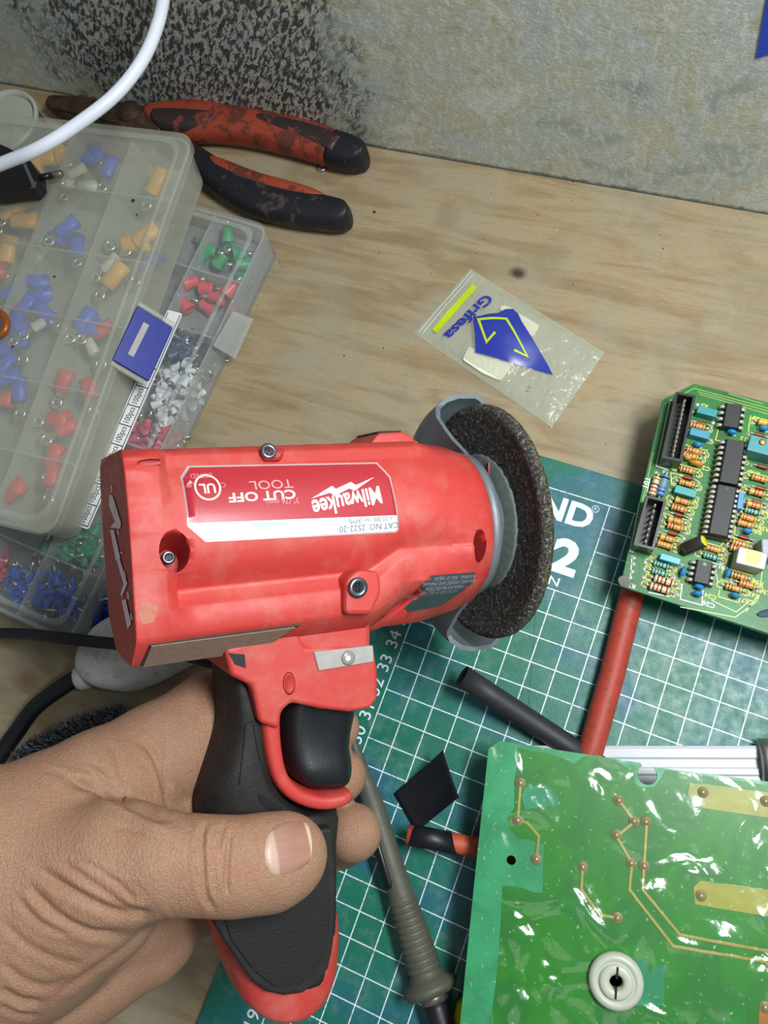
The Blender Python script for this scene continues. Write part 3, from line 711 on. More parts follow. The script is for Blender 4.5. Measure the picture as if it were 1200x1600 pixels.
# ================================================================== THE HAND HOLDING THE TOOL
def cam_depth(p):                      # p in tool coordinates
    w = TOOLM@Vector(p); return float(RC[2]@(np.array(w)-CAM))
def joint(px, py, z, rp, flat=1.0):
    p = T(px, py, z); return (np.array(p), rp*cam_depth(p)/F_PX, flat)
def chain(*js): return [joint(*j) for j in js]
thumb = chain((-60, 1370, 0.0, 170, .8), (70, 1385, 0.5, 142, .8), (135, 1372, 1.2, 120, .85), (185, 1352, 1.8, 97, .9), (250, 1350, 2.5, 76, .9), (318, 1352, 2.85, 71, .88), (370, 1354, 2.9, 71, .85), (425, 1347, 2.88, 71, .8), (447, 1339, 2.8, 66, .78))
thenar = chain((135, 1402, 0.9, 116, .8), (60, 1430, 0.6, 134, .8), (-60, 1450, 0.2, 150, .8))
index = chain((20, 1330, -0.2, 120, .9), (80, 1290, -0.3, 112, .9), (160, 1240, -0.7, 98, .9), (245, 1185, -1.3, 83, .9), (335, 1127, -2.0, 76, .9), (430, 1120, -2.75, 58, 1), (510, 1130, -2.5, 46, 1), (526, 1137, -1.5, 36, 1))
middle = chain((110, 1330, -0.8, 100, .9), (210, 1285, -1.2, 88, .9), (300, 1240, -1.9, 76, .9), (430, 1225, -2.75, 52, 1), (512, 1218, -2.5, 46, 1), (530, 1212, -1.0, 42, 1))
ring = chain((110, 1400, -0.9, 100, .9), (210, 1370, -1.4, 90, .9), (300, 1335, -2.0, 72, .9), (430, 1310, -2.75, 52, 1), (530, 1306, -2.5, 47, 1), (551, 1301, -1.0, 45, 1))
pinky = chain((120, 1460, -1.0, 90, .9), (215, 1430, -1.5, 80, .9), (290, 1405, -2.0, 60, .9), (420, 1392, -2.6, 44, 1), (485, 1385, -2.3, 36, 1), (494, 1383, -1.7, 32, 1))
heel = chain((-120, 1640, -0.9, 120, .9), (20, 1572, -1.0, 104, .9), (140, 1508, -1.3, 84, .9), (228, 1462, -1.7, 74, .9), (244, 1452, -1.8, 66, .9))
arm = chain((10, 1440, -0.2, 170, .72), (-160, 1480, 0.0, 200, .72), (-420, 1560, 0.6, 235, .78), (-760, 1680, 1.8, 285, .85))
def capsule(P, a, b):
    (pa, ra, fa), (pb, rb, fb) = a, b; ab = pb-pa; L = ab@ab
    t = np.clip(((P[0]-pa[0])*ab[0]+(P[1]-pa[1])*ab[1]+(P[2]-pa[2])*ab[2])/L, 0, 1).astype(np.float32)
    f = fa+(fb-fa)*t
    q = np.sqrt((P[0]-pa[0]-t*ab[0])**2+(P[1]-pa[1]-t*ab[1])**2+((P[2]-pa[2]-t*ab[2])/f)**2)
    return (q-(ra+(rb-ra)*t))*f
def smin(a, b, k):
    h = np.clip(0.5+0.5*(b-a)/k, 0, 1); return b*(1-h)+a*h-k*h*(1-h)
def chain_sdf(P, ch, k=0.25):
    d = None
    for a, b in zip(ch[:-1], ch[1:]):
        c = capsule(P, a, b); d = c if d is None else smin(d, c, k)
    return d
def field(P):
    th = smin(chain_sdf(P, thumb, .3), chain_sdf(P, thenar, .4), .5)
    fi = smin(chain_sdf(P, index), chain_sdf(P, middle), .16); fi = smin(fi, chain_sdf(P, ring), .12); fi = smin(fi, chain_sdf(P, pinky), .12)
    d = smin(th, fi, .38); d = smin(d, chain_sdf(P, arm, .8), .7); return smin(d, chain_sdf(P, heel), .10)
def surface_nets(lo, hi, h):
    n = [int((b-a)/h)+2 for a, b in zip(lo, hi)]
    ax = [np.float32(lo[i])+np.arange(n[i], dtype=np.float32)*np.float32(h) for i in range(3)]
    V = np.empty(n, np.float32); step = 24
    for i in range(0, n[0], step):
        X, Y, Z = np.meshgrid(ax[0][i:i+step], ax[1], ax[2], indexing='ij'); V[i:i+step] = field((X, Y, Z))
    S = V < 0; C = None
    cs = [np.s_[0:-1], np.s_[1:]]
    any_ = np.zeros([k-1 for k in n], bool); all_ = np.ones([k-1 for k in n], bool)
    for a in (0, 1):
        for b in (0, 1):
            for c in (0, 1): q = S[cs[a], cs[b], cs[c]]; any_ |= q; all_ &= q
    I = np.argwhere(any_ & ~all_); idx = -np.ones(any_.shape, np.int32); idx[tuple(I.T)] = np.arange(len(I))
    acc = np.zeros((len(I), 3)); cnt = np.zeros(len(I))
    cor = [(a, b, c) for a in (0, 1) for b in (0, 1) for c in (0, 1)]
    for p in cor:
        for axn in range(3):
            if p[axn]: continue
            q = list(p); q[axn] = 1; va = V[tuple((I+p).T)]; vb = V[tuple((I+q).T)]; m = (va < 0) != (vb < 0)
            t = np.where(m, va/(va-vb+1e-12), 0); pos = np.array(p, float)+np.outer(t, np.eye(3)[axn]); acc[m] += pos[m]; cnt[m] += 1
    P = (I+acc/cnt[:, None])*h+np.array(lo); F = []
    for axn in range(3):
        o1, o2 = [k for k in range(3) if k != axn]
        sl0 = [slice(None)]*3; sl1 = [slice(None)]*3; sl0[axn] = slice(0, -1); sl1[axn] = slice(1, None)
        e = np.argwhere(S[tuple(sl0)] != S[tuple(sl1)]); e = e[(e[:, o1] > 0) & (e[:, o2] > 0) & (e[:, o1] < n[o1]-1) & (e[:, o2] < n[o2]-1)]
        e = e[e[:, axn] < n[axn]-1]
        u = np.zeros(3, int); v = np.zeros(3, int); u[o1] = 1; v[o2] = 1
        q = np.stack([idx[tuple((e-u-v).T)], idx[tuple((e-v).T)], idx[tuple(e.T)], idx[tuple((e-u).T)]], 1)
        inside_ = S[tuple(e.T)]; flip = inside_ if axn != 1 else ~inside_
        q[~flip] = q[~flip][:, ::-1]; F.append(q)
    F = np.concatenate(F); F = F[(F >= 0).all(1)]; return P, F
lo = T(-330, 1620, 0); 
HL, HH = (-22.5, -17.5, -4.4), (-3.6, -3.0, 4.3)
P, Fq = surface_nets(HL, HH, 0.085)
me = bpy.data.meshes.new('person'); me.from_pydata((P*U).tolist(), [], Fq.tolist()); me.update()
person = thing('person', 'bare left hand and wrist gripping the black handle of the red tool', 'person', mtx=TOOLM)
hand = link('hand', me, person)
bm = bmesh.new(); bm.from_mesh(me)
for _ in range(3): bmesh.ops.smooth_vert(bm, verts=bm.verts, factor=0.5, use_axis_x=True, use_axis_y=True, use_axis_z=True)
bmesh.ops.recalc_face_normals(bm, faces=bm.faces); bm.to_mesh(me); bm.free()
sb = hand.modifiers.new('s', 'SUBSURF'); sb.levels = 1; sb.render_levels = 1; evald(hand, 0); me = hand.data
# creases: traced folds pressed into the skin
nv = len(me.vertices); co = np.empty(nv*3, np.float32); me.vertices.foreach_get('co', co); co = co.reshape(-1, 3)/U
no = np.empty(nv*3, np.float32); me.vertex_normals.foreach_get('vector', no); no = no.reshape(-1, 3)
M_ = np.array(TOOLM); wc = co@M_[:3, :3].T+M_[:3, 3]-CAM; cc = wc@RC.T; px = 600+F_PX*cc[:, 0]/cc[:, 2]; py = 800+F_PX*cc[:, 1]/cc[:, 2]
wn = (no@M_[:3, :3].T); facing = (wn*(wc/np.linalg.norm(wc, axis=1)[:, None])).sum(1) < -0.02
disp = np.zeros(nv); red = np.zeros(nv)
creases = [([(322, 1283), (316, 1310), (318, 1360), (322, 1400), (334, 1424)], .10, 5, 1), ([(352, 1285), (344, 1310), (340, 1325)], .06, 5, 1), ([(360, 1295), (357, 1330), (354, 1372), (356, 1400)], .09, 4, 1),
 ([(334, 1290), (330, 1330), (335, 1395)], .04, 4, 1), ([(290, 1310), (296, 1330), (290, 1350)], .02, 6, 1), ([(310, 1300), (306, 1340), (312, 1400)], .03, 4, 1),
 ([(110, 1222), (150, 1228), (190, 1246), (230, 1268), (272, 1283)], .16, 8, 2), ([(205, 1150), (240, 1180), (258, 1215), (262, 1270)], .06, 6, 1), ([(170, 1160), (185, 1190), (195, 1240)], .05, 6, 1),
 ([(215, 1145), (238, 1175), (250, 1215), (265, 1268)], .05, 4, 1), ([(268, 1130), (258, 1180), (264, 1250)], .04, 5, 1), ([(148, 1190), (176, 1220), (200, 1246)], .05, 5, 1), ([(130, 1200), (160, 1220), (190, 1244)], .04, 4, 1),
 ([(55, 1352), (110, 1392), (160, 1418), (205, 1430), (240, 1427)], .12, 8, 2), ([(45, 1385), (90, 1430), (140, 1456), (190, 1460)], .10, 7, 2), ([(25, 1400), (60, 1440), (110, 1462)], .05, 6, 1), ([(0, 1435), (40, 1475), (90, 1500), (130, 1508)], .05, 7, 1),
 ([(100, 1350), (150, 1385), (195, 1415), (225, 1428)], .05, 6, 1), ([(120, 1340), (170, 1370), (215, 1410)], .04, 5, 1), ([(0, 1545), (30, 1563), (65, 1567)], .10, 7, 1), ([(0, 1500), (35, 1530), (75, 1542), (110, 1530)], .06, 7, 1), ([(0, 1570), (30, 1585), (60, 1585)], .06, 5, 1),
 ([(170, 1290), (225, 1300), (262, 1320)], .02, 6, 1), ([(235, 1440), (200, 1478), (140, 1520), (75, 1563)], .06, 6, 1), ([(262, 1215), (285, 1240), (296, 1290)], .03, 6, 1)]
for k in range(16):                                   # fine fan of wrinkles across the thenar
    x0, y0 = 30+k*12, 1330+k*3.2; creases.append(([(x0, y0), (x0+26, y0+30), (x0+62, y0+62+k)], .022, 4.5, 0))
for k in range(12):
    x0, y0 = 60+k*7, 1200+k*4; creases.append(([(x0, y0), (x0+35, y0+6), (x0+80, y0+26)], .018, 4, 0))
for k in range(9):
    x0 = 262+k*7; creases.append(([(x0, 1305), (x0-3, 1350), (x0+2, 1415)], .014, 3.5, 0))
for pts, dep, wd_, kind in creases:
    pts = [(p.x, p.y) for p in smooth_path([(*q, 0) for q in pts], 4)]; best = np.full(nv, 1e9)
    xs = [p[0] for p in pts]; ys = [p[1] for p in pts]
    sel = np.where(facing & (px > min(xs)-30) & (px < max(xs)+30) & (py > min(ys)-30) & (py < max(ys)+30))[0]
    if not len(sel): continue
    X, Y = px[sel], py[sel]; best = np.full(len(sel), 1e9); tt = np.zeros(len(sel)); L = len(pts)-1
    for i in range(L):
        a, b = np.array(pts[i]), np.array(pts[i+1]); ab = b-a; t = np.clip(((X-a[0])*ab[0]+(Y-a[1])*ab[1])/(ab@ab), 0, 1)
        d = np.hypot(X-a[0]-t*ab[0], Y-a[1]-t*ab[1]); m = d < best; best[m] = d[m]; tt[m] = (i+t[m])/L
    fade = np.clip(np.minimum(tt, 1-tt)*6+0.15, 0, 1); g = np.exp(-(best/wd_)**2)*fade
    disp[sel] -= dep*0.85*g; disp[sel] += dep*0.25*np.exp(-((best-wd_*2.0)/(wd_*1.1))**2)*fade
co2 = (co+no*disp[:, None])*U; me.vertices.foreach_set('co', co2.astype(np.float32).ravel()); me.update()
me.polygons.foreach_set('use_smooth', [True]*len(me.polygons))
def skin_mat():
    s = NT('skin'); 
    base = s.mix(s.noise(0.55, 4, 0.6), hexc('#946f58'), hexc('#a9846b'))
    base = s.mix(s.ramp(s.noise(0.9, 3), [(0.52, 0.0), (0.75, 0.45)]), base, '#a26a54')
    base = s.mix(s.ramp(s.noise(5, 4, 0.6), [(0.5, 0.0), (0.8, 0.3)]), base, '#7f5e49')
    w1 = s.noise(5.5, 4, 0.6, 0.6, stretch=(3.0, 1.0, 1.0)); w2 = s.noise(18, 3, 0.6, 0.3, stretch=(1.6, 1.0, 1.0))
    vo = s.n('ShaderNodeTexVoronoi', feature='DISTANCE_TO_EDGE'); vo.inputs['Scale'].default_value = 9.0; s.l(s.co(), vo.inputs['Vector'])
    cell = s.ramp(vo.outputs['Distance'], [(0.0, 0.0), (0.12, 1.0)])
    h = s.math('ADD', s.math('MULTIPLY', w1, 1.0), s.math('ADD', s.math('MULTIPLY', w2, 0.7), s.math('MULTIPLY', cell, 0.22)))
    s.set(col=base, rough=0.50, spec=0.42, sss=0.18); s.b.inputs['Subsurface Radius'].default_value = (1.0, 0.35, 0.2); s.b.inputs['Subsurface Scale'].default_value = 0.003
    s.bump(h, 0.032); return s.m
me.materials.clear(); me.materials.append(skin_mat())
HB = bvh_of([hand])
invT = TOOLM.inverted(); camL = invT@Vector(CAM)
def onhand(px_, py_, off):
    d = T(px_, py_, 0)-camL; d.normalize(); r = HB.ray_cast(camL, d)
    return r[0]+(r[1] if r[1].dot(d) < 0 else -r[1])*off
Lc = [(426, 1293), (416, 1308), (412, 1328), (414, 1348), (422, 1366)]; Rc = [(477, 1283), (483, 1300), (486, 1320), (485, 1338), (479, 1352)]
Tc = [(426, 1293), (438, 1284), (452, 1279), (466, 1279), (477, 1283)]; Bc = [(422, 1366), (434, 1371), (449, 1370), (465, 1363), (479, 1352)]
def cur(C, t):
    C = smooth_path([(*c, 0) for c in C], 6); f = t*(len(C)-1); i = min(int(f), len(C)-2); return C[i].lerp(C[i+1], f-i)
N1, N2 = 16, 14; rows = []; low = []
for i in range(N1+1):
    v = i/N1; r_ = []; l_ = []
    for j in range(N2+1):
        u = j/N2; a = cur(Lc, u)*(1-v)+cur(Rc, u)*v; b = cur(Tc, v)*(1-u)+cur(Bc, v)*u
        c00, c10, c01, c11 = Vector((*Lc[0], 0)), Vector((*Rc[0], 0)), Vector((*Lc[-1], 0)), Vector((*Rc[-1], 0))
        p = a+b-(c00*(1-u)*(1-v)+c10*(1-u)*v+c01*u*(1-v)+c11*u*v)
        e = min(u, 1-u, v+0.02)*8; r_.append(onhand(p.x, p.y, -0.02+0.055*min(1, e))); l_.append(onhand(p.x, p.y, -0.08))
    rows.append(r_); low.append(l_)
mb = MB(); W = N2+1; vs = [p for r in rows for p in r]+[p for r in low for p in r]; K = len(rows)*W; fs = []
for i in range(N1):
    for j in range(N2):
        a = i*W+j; fs.append((a, a+1, a+W+1, a+W)); fs.append((K+a, K+a+W, K+a+W+1, K+a+1))
for i in range(N1): a = i*W; fs += [(a, a+W, K+a+W, K+a), (a+N2, K+a+N2, K+a+W+N2, a+W+N2)]
for j in range(N2): a = N1*W+j; fs += [(j, K+j, K+j+1, j+1), (a, a+1, K+a+1, K+a)]
mb._add(vs, fs, True); nm = NT('nail'); sx = nm.n('ShaderNodeSeparateXYZ'); nm.l(nm.co(), sx.inputs[0])
edge = rows[-1][N2//2].x; gx = nm.math('SUBTRACT', edge, sx.outputs[0])
nb = nm.mix(nm.ramp(nm.noise(2, 3, stretch=(0.4, 2.5, 1)), [(0.3, 0.0), (0.7, 1.0)]), '#936a5c', '#a27a6a')
nb = nm.mix(nm.ramp(gx, [(0.03, 1.0), (0.10, 0.0)]), nb, '#c9b698'); nb = nm.mix(nm.ramp(gx, [(0.93, 0.0), (1.0, 0.5)]), nb, '#cfb3a6')
nm.set(col=nb, rough=0.38, spec=0.4); nm.bump(nm.noise(3, 3, stretch=(0.3, 6, 1)), 0.008)
nail = recalc(mb.build('thumbnail', nm.m, person, local=True)); nail.data.set_sharp_from_angle(angle=math.radians(60))
# ================================================================== CIRCUIT BOARDS
def frame_of(p0, p1, z=0.0):
    "frame at p0 whose x axis runs to p1, z up"
    d = (Vector(p1)-Vector(p0)); d.z = 0; d.normalize(); m = Matrix((d, Vector((-d.y, d.x, 0)), Vector((0, 0, 1)))).transposed().to_4x4()
    m.translation = Vector(p0); return m
TIN = mat('tinned lead', '#c9c5b4', 0.35, 0.35, var=0.1)
CHIP = mat('black chip epoxy', '#1b1c1e', 0.5, var=0.15, bump=0.004)
SHR = mat('black header plastic', '#17181a', 0.33, var=0.2)
YSILK = mat('yellow silkscreen', '#d6dd55', 0.5, var=0.08); WSILK = mat('white silkscreen', '#e9ece6', 0.5, var=0.06)
def pcb_mat(name, a, b, trace=None):
    s = NT(name); base = s.mix(s.ramp(s.noise(0.45, 4, 0.6), [(0.35, 0.0), (0.65, 1.0)]), a, b)
    base = s.mix(s.ramp(s.noise(7, 4, 0.6), [(0.62, 0.0), (0.7, 0.4)]), base, trace or '#9dbd7c')
    s.set(col=base, rough=0.45, spec=0.4, coat=0.06); s.b.inputs['Coat Roughness'].default_value = 0.3; s.bump(s.noise(9, 3), 0.008); return s.m
# ---- board with components
Z1 = 2.6
def c7(x, y, z=Z1): return G(950+x/3.72, 580+y/3.72, z)
O1, X1 = c7(70, 1250), c7(930, 1525)
BF = frame_of(O1, X1); BF.translation.z = Z1-0.16
board = thing('circuit_board', 'green circuit board with component side up: resistors, chips and black pin headers', 'circuit board', mtx=BF)
BI = BF.inverted()
def b7(x, y, z=Z1):
    p = BI@c7(x, y, z); return p                          # board coordinates
e_x = (BF.to_3x3()@Vector((1, 0, 0)))
pts = [b7(70, 1250), b7(318, 165), b7(500, 72)]
xr = 9.0
tl, tr_ = b7(500, 72), None
mb = MB(); top = pts[2].y
mb.prism([(0, 0), (xr, 0), (xr, top), (pts[2].x, top), (pts[1].x, pts[1].y)], 0, 0.16)
mb.build('board', [pcb_mat('green solder mask', '#125c22', '#1f7a2e')], board, local=True, bevel=0.02)
TB = 0.165
def lead_pad(mb, p, r=0.075):
    mb.lathe([(r, 0), (r*0.95, 0.02), (r*0.55, 0.03), (0.005, 0.05)], (p[0], p[1], TB-0.005), (0, 0, 1), 10)
def axial(name, x, y, L, r, cols, ang=0.0, body='#c9a063', bulge=1.18, dist=0.16, lz=0.0, m=None):
    "axial component; L, r in cm; x, y as in the photo crop; ang within the board"
    p = b7(x, y, Z1+r+0.05); ca, sa = math.cos(ang), math.sin(ang); ax = Vector((ca, sa, 0)); z = TB+r+0.03+lz
    o = Vector((p.x, p.y, z)); mb = MB(); mats = [m or mat('component body '+body, body, 0.38, var=0.06, vs=20), TIN]; prof = []
    nb = len(cols)
    def rad(t): return r*(bulge if (t < 0.2 or t > 0.8) else 1.0)
    n_ = 22; rings = []; a = ax.cross(Vector((0, 0, 1))); b = ax.cross(a)
    ts = [0, 0.02, 0.06, 0.14, 0.2, 0.26]+[0.26+0.48*i/8 for i in range(1, 8)]+[0.74, 0.8, 0.86, 0.94, 0.98, 1.0]
    bandpos = {}
    for i, c in enumerate(cols):
        t0 = 0.16+0.56*i/max(1, nb-1) if i < nb-1 else 0.80
        bandpos[i] = (t0, t0+0.075)
    allt = sorted(set([round(t, 3) for t in ts]+[round(q, 3) for bp in bandpos.values() for q in bp]))
    sh = lambda t: rad(t)*(min(1, (t/0.06)**0.5) if t < 0.06 else min(1, ((1-t)/0.06)**0.5) if t > 0.94 else 1)
    for t in allt: rings.append([o+ax*L*(t-0.5)+(a*math.cos(q)+b*math.sin(q))*max(sh(t), 0.02) for q in [2*math.pi*k/10 for k in range(10)]])
    slots = {}
    for c in cols:
        mm = mat('band '+c, c, 0.4, var=0.05)
        if mm not in mats: mats.append(mm)
        slots[c] = mats.index(mm)
    for i in range(len(allt)-1):
        tm = (allt[i]+allt[i+1])/2; mb.cur = 0
        for k, bp in bandpos.items():
            if bp[0] < tm < bp[1]: mb.cur = slots[cols[k]]
        mb.loft([rings[i], rings[i+1]], cap=(i == 0, i == len(allt)-2))
    mb.cur = 1
    for s_ in (-1, 1):
        e = o+ax*s_*(L/2+dist); mb.tube([o+ax*s_*L*0.48, e-ax*s_*0.03, e-Vector((0, 0, 0.04)), Vector((e.x, e.y, TB))], 0.027, 5)
        lead_pad(mb, e)
    return mb.build(name, mats, board, local=True)
OR, RD, BR, YL, BK, GO, VI = '#c8722a', '#a8321f', '#5c3420', '#d8bb3a', '#1d1a1a', '#a98632', '#5b4a8a'
TAN = '#c99a54'; BEI = '#d9bd97'
def res(x, y, bands=(OR, RD, BR, GO), body=TAN, L=0.58, r=0.115, ang=None):
    p = b7(x, y, Z1+r); mb = MB(); h = L/2+0.16
    for s_ in (-1, 1):
        mb.lathe([(0.13, TB+0.003), (0.098, TB+0.003)], (p.x+s_*h, p.y, 0), n=12, cap=(False, False))
        mb.box((p.x+s_*h, p.y+0.16, TB), (0.03, 0.12, 0.006)); 
    mb.box((p.x, p.y+0.18, TB), (2*h, 0.03, 0.006)); mb.build('silkscreen', YSILK, board, local=True)
    return axial('resistor', x, y, L, r, bands, A7 if ang is None else ang, body)
def dio(x, y): return axial('diode', x, y, 0.34, 0.075, (BK,), A7, '#8f2b16', 1.0, 0.2)
A7 = 0.0
rng = random.Random(3)
for x, y in ((500, 462), (462, 575), (458, 652), (433, 755), (412, 797), (392, 868), (390, 905), (345, 972), (330, 1010), (880, 622), (865, 705), (850, 778), (815, 852), (800, 888), (768, 1003), (755, 1035), (760, 1190), (810, 1240), (730, 1260), (520, 318), (480, 492)):
    b = [rng.choice((OR, RD, BR, YL)), rng.choice((OR, RD, BR)), rng.choice((OR, RD)), GO]; res(x, y, b)
for x, y in ((325, 1218), (300, 1262)): res(x, y, (BR, RD, BK, RD), BEI, 0.74, 0.13)
for x, y in ((310, 1125), (300, 1170), (600, 1078), (840, 815)): res(x, y, ('#2c4a44', '#26406a', BK, '#2c4a44'), '#78b3a0', 0.56, 0.1)
res(605, 1030, (OR, RD, OR, YL), TAN, 0.62, 0.11); res(905, 298, (YL, OR), '#d9a83a', 0.4, 0.12)
for x, y in ((465, 620), (545, 302), (415, 836), (378, 944), (880, 370), (900, 555), (890, 680), (865, 758), (790, 966)): dio(x, y)
axial('resistor', 270, 668, 0.78, 0.13, (RD, RD, BK, GO), math.pi/2, BEI); axial('resistor', 318, 665, 0.86, 0.15, (BK, '#4568a8', GO, BK), math.pi/2, '#5b8fc0')
# disc capacitors
def disc(x, y, col='#2a86c4', L=0.36, ang=0.0):
    p = b7(x, y, Z1+0.2); mb = MB(); R = Matrix.Rotation(ang, 3, 'Z')
    mb.ball((p.x, p.y, TB+0.2), 1.0, 14, 8, (L/2, 0.1, 0.16), R)
    o = mb.build('disc_capacitor', mat('cap lacquer '+col, col, 0.25, var=0.08), board, local=True)
    mb = MB()
    for s_ in (-1, 1): q = Vector((p.x, p.y, 0))+R@Vector((s_*0.13, 0, 0)); mb.tube([(q.x, q.y, TB), (q.x, q.y, TB+0.12)], 0.025, 5); lead_pad(mb, q)
    mb.build('lead', TIN, o, local=True)
for x, y in ((720, 354), (522, 427), (905, 332), (812, 930), (530, 1253), (522, 1293), (740, 1303)): disc(x, y)
disc(437, 1165, ang=math.pi/2, L=0.4); disc(697, 1172, ang=math.pi/2, L=0.38); disc(512, 535, '#cf8a26', 0.52); disc(462, 502, '#cda04a', 0.3)
# box film capacitors
def boxcap(x, y, L, W, H, col='#2f8d96', side='#1f5d86', ang=0.0):
    p = b7(x, y, Z1+H); R = Matrix.Rotation(ang, 3, 'Z'); mb = MB(); mb.box((p.x, p.y, TB+H/2), (L, W, H-0.02), R)
    o = mb.build('film_capacitor', mat('film cap '+col, col, 0.35, var=0.1, vs=5), board, local=True, bevel=0.025)
    mb = MB()
    for s_ in (-1, 1): q = Vector((p.x, p.y, 0))+R@Vector((s_*(L/2+0.12), 0, 0)); mb.tube([Vector((p.x, p.y, TB+0.06))+R@Vector((s_*L*0.48, 0, 0)), (q.x, q.y, TB+0.05), (q.x, q.y, TB)], 0.025, 5); lead_pad(mb, q)
    mb.build('lead', TIN, o, local=True)
boxcap(578, 232, 0.72, 0.3, 0.42); boxcap(535, 360, 0.72, 0.3, 0.42, '#3a8fa8'); boxcap(452, 697, 0.78, 0.3, 0.42, '#2b9590'); boxcap(362, 1090, 0.72, 0.24, 0.4, '#38a0b8'); boxcap(772, 752, 0.62, 0.2, 0.6, '#2a80be', ang=math.pi/2+0.12)
# trimmer block with slotted screw
p = b7(905, 430, Z1+0.9); mb = MB(); mb.box((p.x, p.y, TB+0.42), (1.0, 0.62, 0.84)); tm = mb.build('trimmer', mat('trimmer plastic', '#3f8f96', 0.35, var=0.1), board, local=True, bevel=0.03)
p = b7(900, 410, Z1+0.9); mb = MB(); mb.lathe([(0.12, 0), (0.12, 0.05), (0.09, 0.07), (0.01, 0.06)], (p.x, p.y, TB+0.84), n=16); mb.build('adjusting_screw', mat('brass screw', '#b58a3a', 0.35, 0.8), tm, local=True)
# dual in line chips
def dip(x0, y0, x1, y1, w, npin, base=0.12, h=0.32, label='chip'):
    "from end to end (photo crop), body width w"
    a = b7(x0, y0, Z1+base+h); b = b7(x1, y1, Z1+base+h); a.z = b.z = 0; d = (b-a); L = d.length; d.normalize(); nrm = Vector((-d.y, d.x, 0)); c = (a+b)/2
    R = Matrix((d, nrm, Vector((0, 0, 1)))).transposed(); mb = MB(); z0 = TB+base
    hw = w/2
    mb.v = []; secs_ = [(hw-0.03, 0.0), (hw, h*0.45), (hw-0.04, h-0.02), (hw-0.06, h)]
    mb.loft([[c+R@Vector((sx*(L/2-(0.03 if z_ > h*0.8 else 0)), sy*hw_, 0))+Vector((0, 0, z0+z_)) for sx, sy in ((-1, -1), (1, -1), (1, 1), (-1, 1))] for hw_, z_ in secs_], smooth=False)
    ch = mb.build('chip', CHIP, board, local=True, bevel=0.015)
    mb = MB(); mb.lathe([(0.07, 0), (0.05, -0.012), (0.01, -0.012)], c+R@Vector((-L/2+0.14, 0, 0))+Vector((0, 0, z0+h+0.012)), n=14); mb.build('notch', SHR, ch, local=True)
    for s_ in (-1, 1):
        for k in range(npin):
            t = (k+0.5)/npin*L-L/2; q = c+R@Vector((t, s_*hw, 0)); o_ = R@Vector((0, s_, 0)); mb = MB(); q.z = z0+h*0.45
            mb.tube([q-o_*0.05, q+o_*0.10, q+o_*0.13-Vector((0, 0, 0.08)), Vector((q.x, q.y, TB))+o_*0.14], 0.075, 4, flat=0.6); pin = mb.build('pin', TIN, ch, local=True)
dip(735, 186, 713, 328, 0.62, 4); dip(745, 398, 700, 655, 0.72, 8, 0.35); dip(695, 662, 640, 955, 0.72, 10, 0.35); dip(566, 1100, 540, 1235, 0.6, 4)
a = b7(745, 398, Z1+0.67); b = b7(640, 955, Z1+0.67); a.z = b.z = 0; d = (b-a).normalized(); c = (a+b)/2; R = Matrix((d, Vector((-d.y, d.x, 0)), Vector((0, 0, 1)))).transposed()
mb = MB(); mb.box(c+Vector((0, 0, TB+0.16)), ((b-a).length+0.05, 0.9, 0.3), R); mb.build('chip_socket', SHR, board, local=True, bevel=0.02)
# shrouded headers
def header(xa, ya, xb, yb, w, h, npin):
    "left foot line given"
    a = b7(xa, ya); b = b7(xb, yb); a.z = b.z = 0; d = (b-a); L = d.length; d.normalize(); nrm = Vector((-d.y, d.x, 0))
    if nrm.x < 0: nrm = -nrm
    c = (a+b)/2+nrm*w/2; R = Matrix((d, nrm, Vector((0, 0, 1)))).transposed(); t = 0.09; mb = MB()
    mb.box(c+Vector((0, 0, TB+0.06)), (L, w, 0.12), R)
    for s_ in (-1, 1): mb.box(c+R@Vector((0, s_*(w/2-t/2), 0))+Vector((0, 0, TB+0.12+(h-0.12)/2)), (L, t, h-0.12), R); mb.box(c+R@Vector((s_*(L/2-t/2), 0, 0))+Vector((0, 0, TB+0.12+(h-0.12)/2)), (t, w-2*t, h-0.12), R)
    hd = mb.build('pin_header', SHR, board, local=True)
    for k in range(npin):
        q = c+R@Vector(((k+0.5)/npin*(L-2*t-0.1)-(L-2*t-0.1)/2, 0, 0)); mb = MB(); mb.tube([(q.x, q.y, TB+0.1), (q.x+0.02, q.y, TB+h*0.88), (q.x+0.02, q.y, TB+h*0.95)], [0.055, 0.055, 0.02], 4); mb.build('pin', TIN, hd, local=True)
header(372, 175, 290, 548, 0.72, 0.92, 13); header(205, 760, 132, 1040, 0.72, 0.92, 7)
# electrolytic capacitor, tilted
p0 = b7(440, 1035, Z1+0.2); p1 = b7(546, 990, Z1+0.62); ax = Vector((p1.x-p0.x, p1.y-p0.y, 0.42)).normalized(); o = Vector((p0.x, p0.y, TB+0.16))
mb = MB(); mb.lathe([(0.01, 0), (0.22, 0), (0.24, 0.03), (0.24, 0.08), (0.22, 0.11), (0.24, 0.14), (0.24, 0.78), (0.22, 0.82)], o, ax, 20); el = mb.build('electrolytic_capacitor', mat('dark cap sleeve', '#35332c', 0.35, var=0.3, vs=4), board, local=True)
mb = MB(); mb.lathe([(0.215, 0.82), (0.19, 0.84), (0.01, 0.84)], o, ax, 20, cap=(True, False)); mb.build('capacitor_top', mat('yellow cap top', '#d9d93a', 0.4), el, local=True)
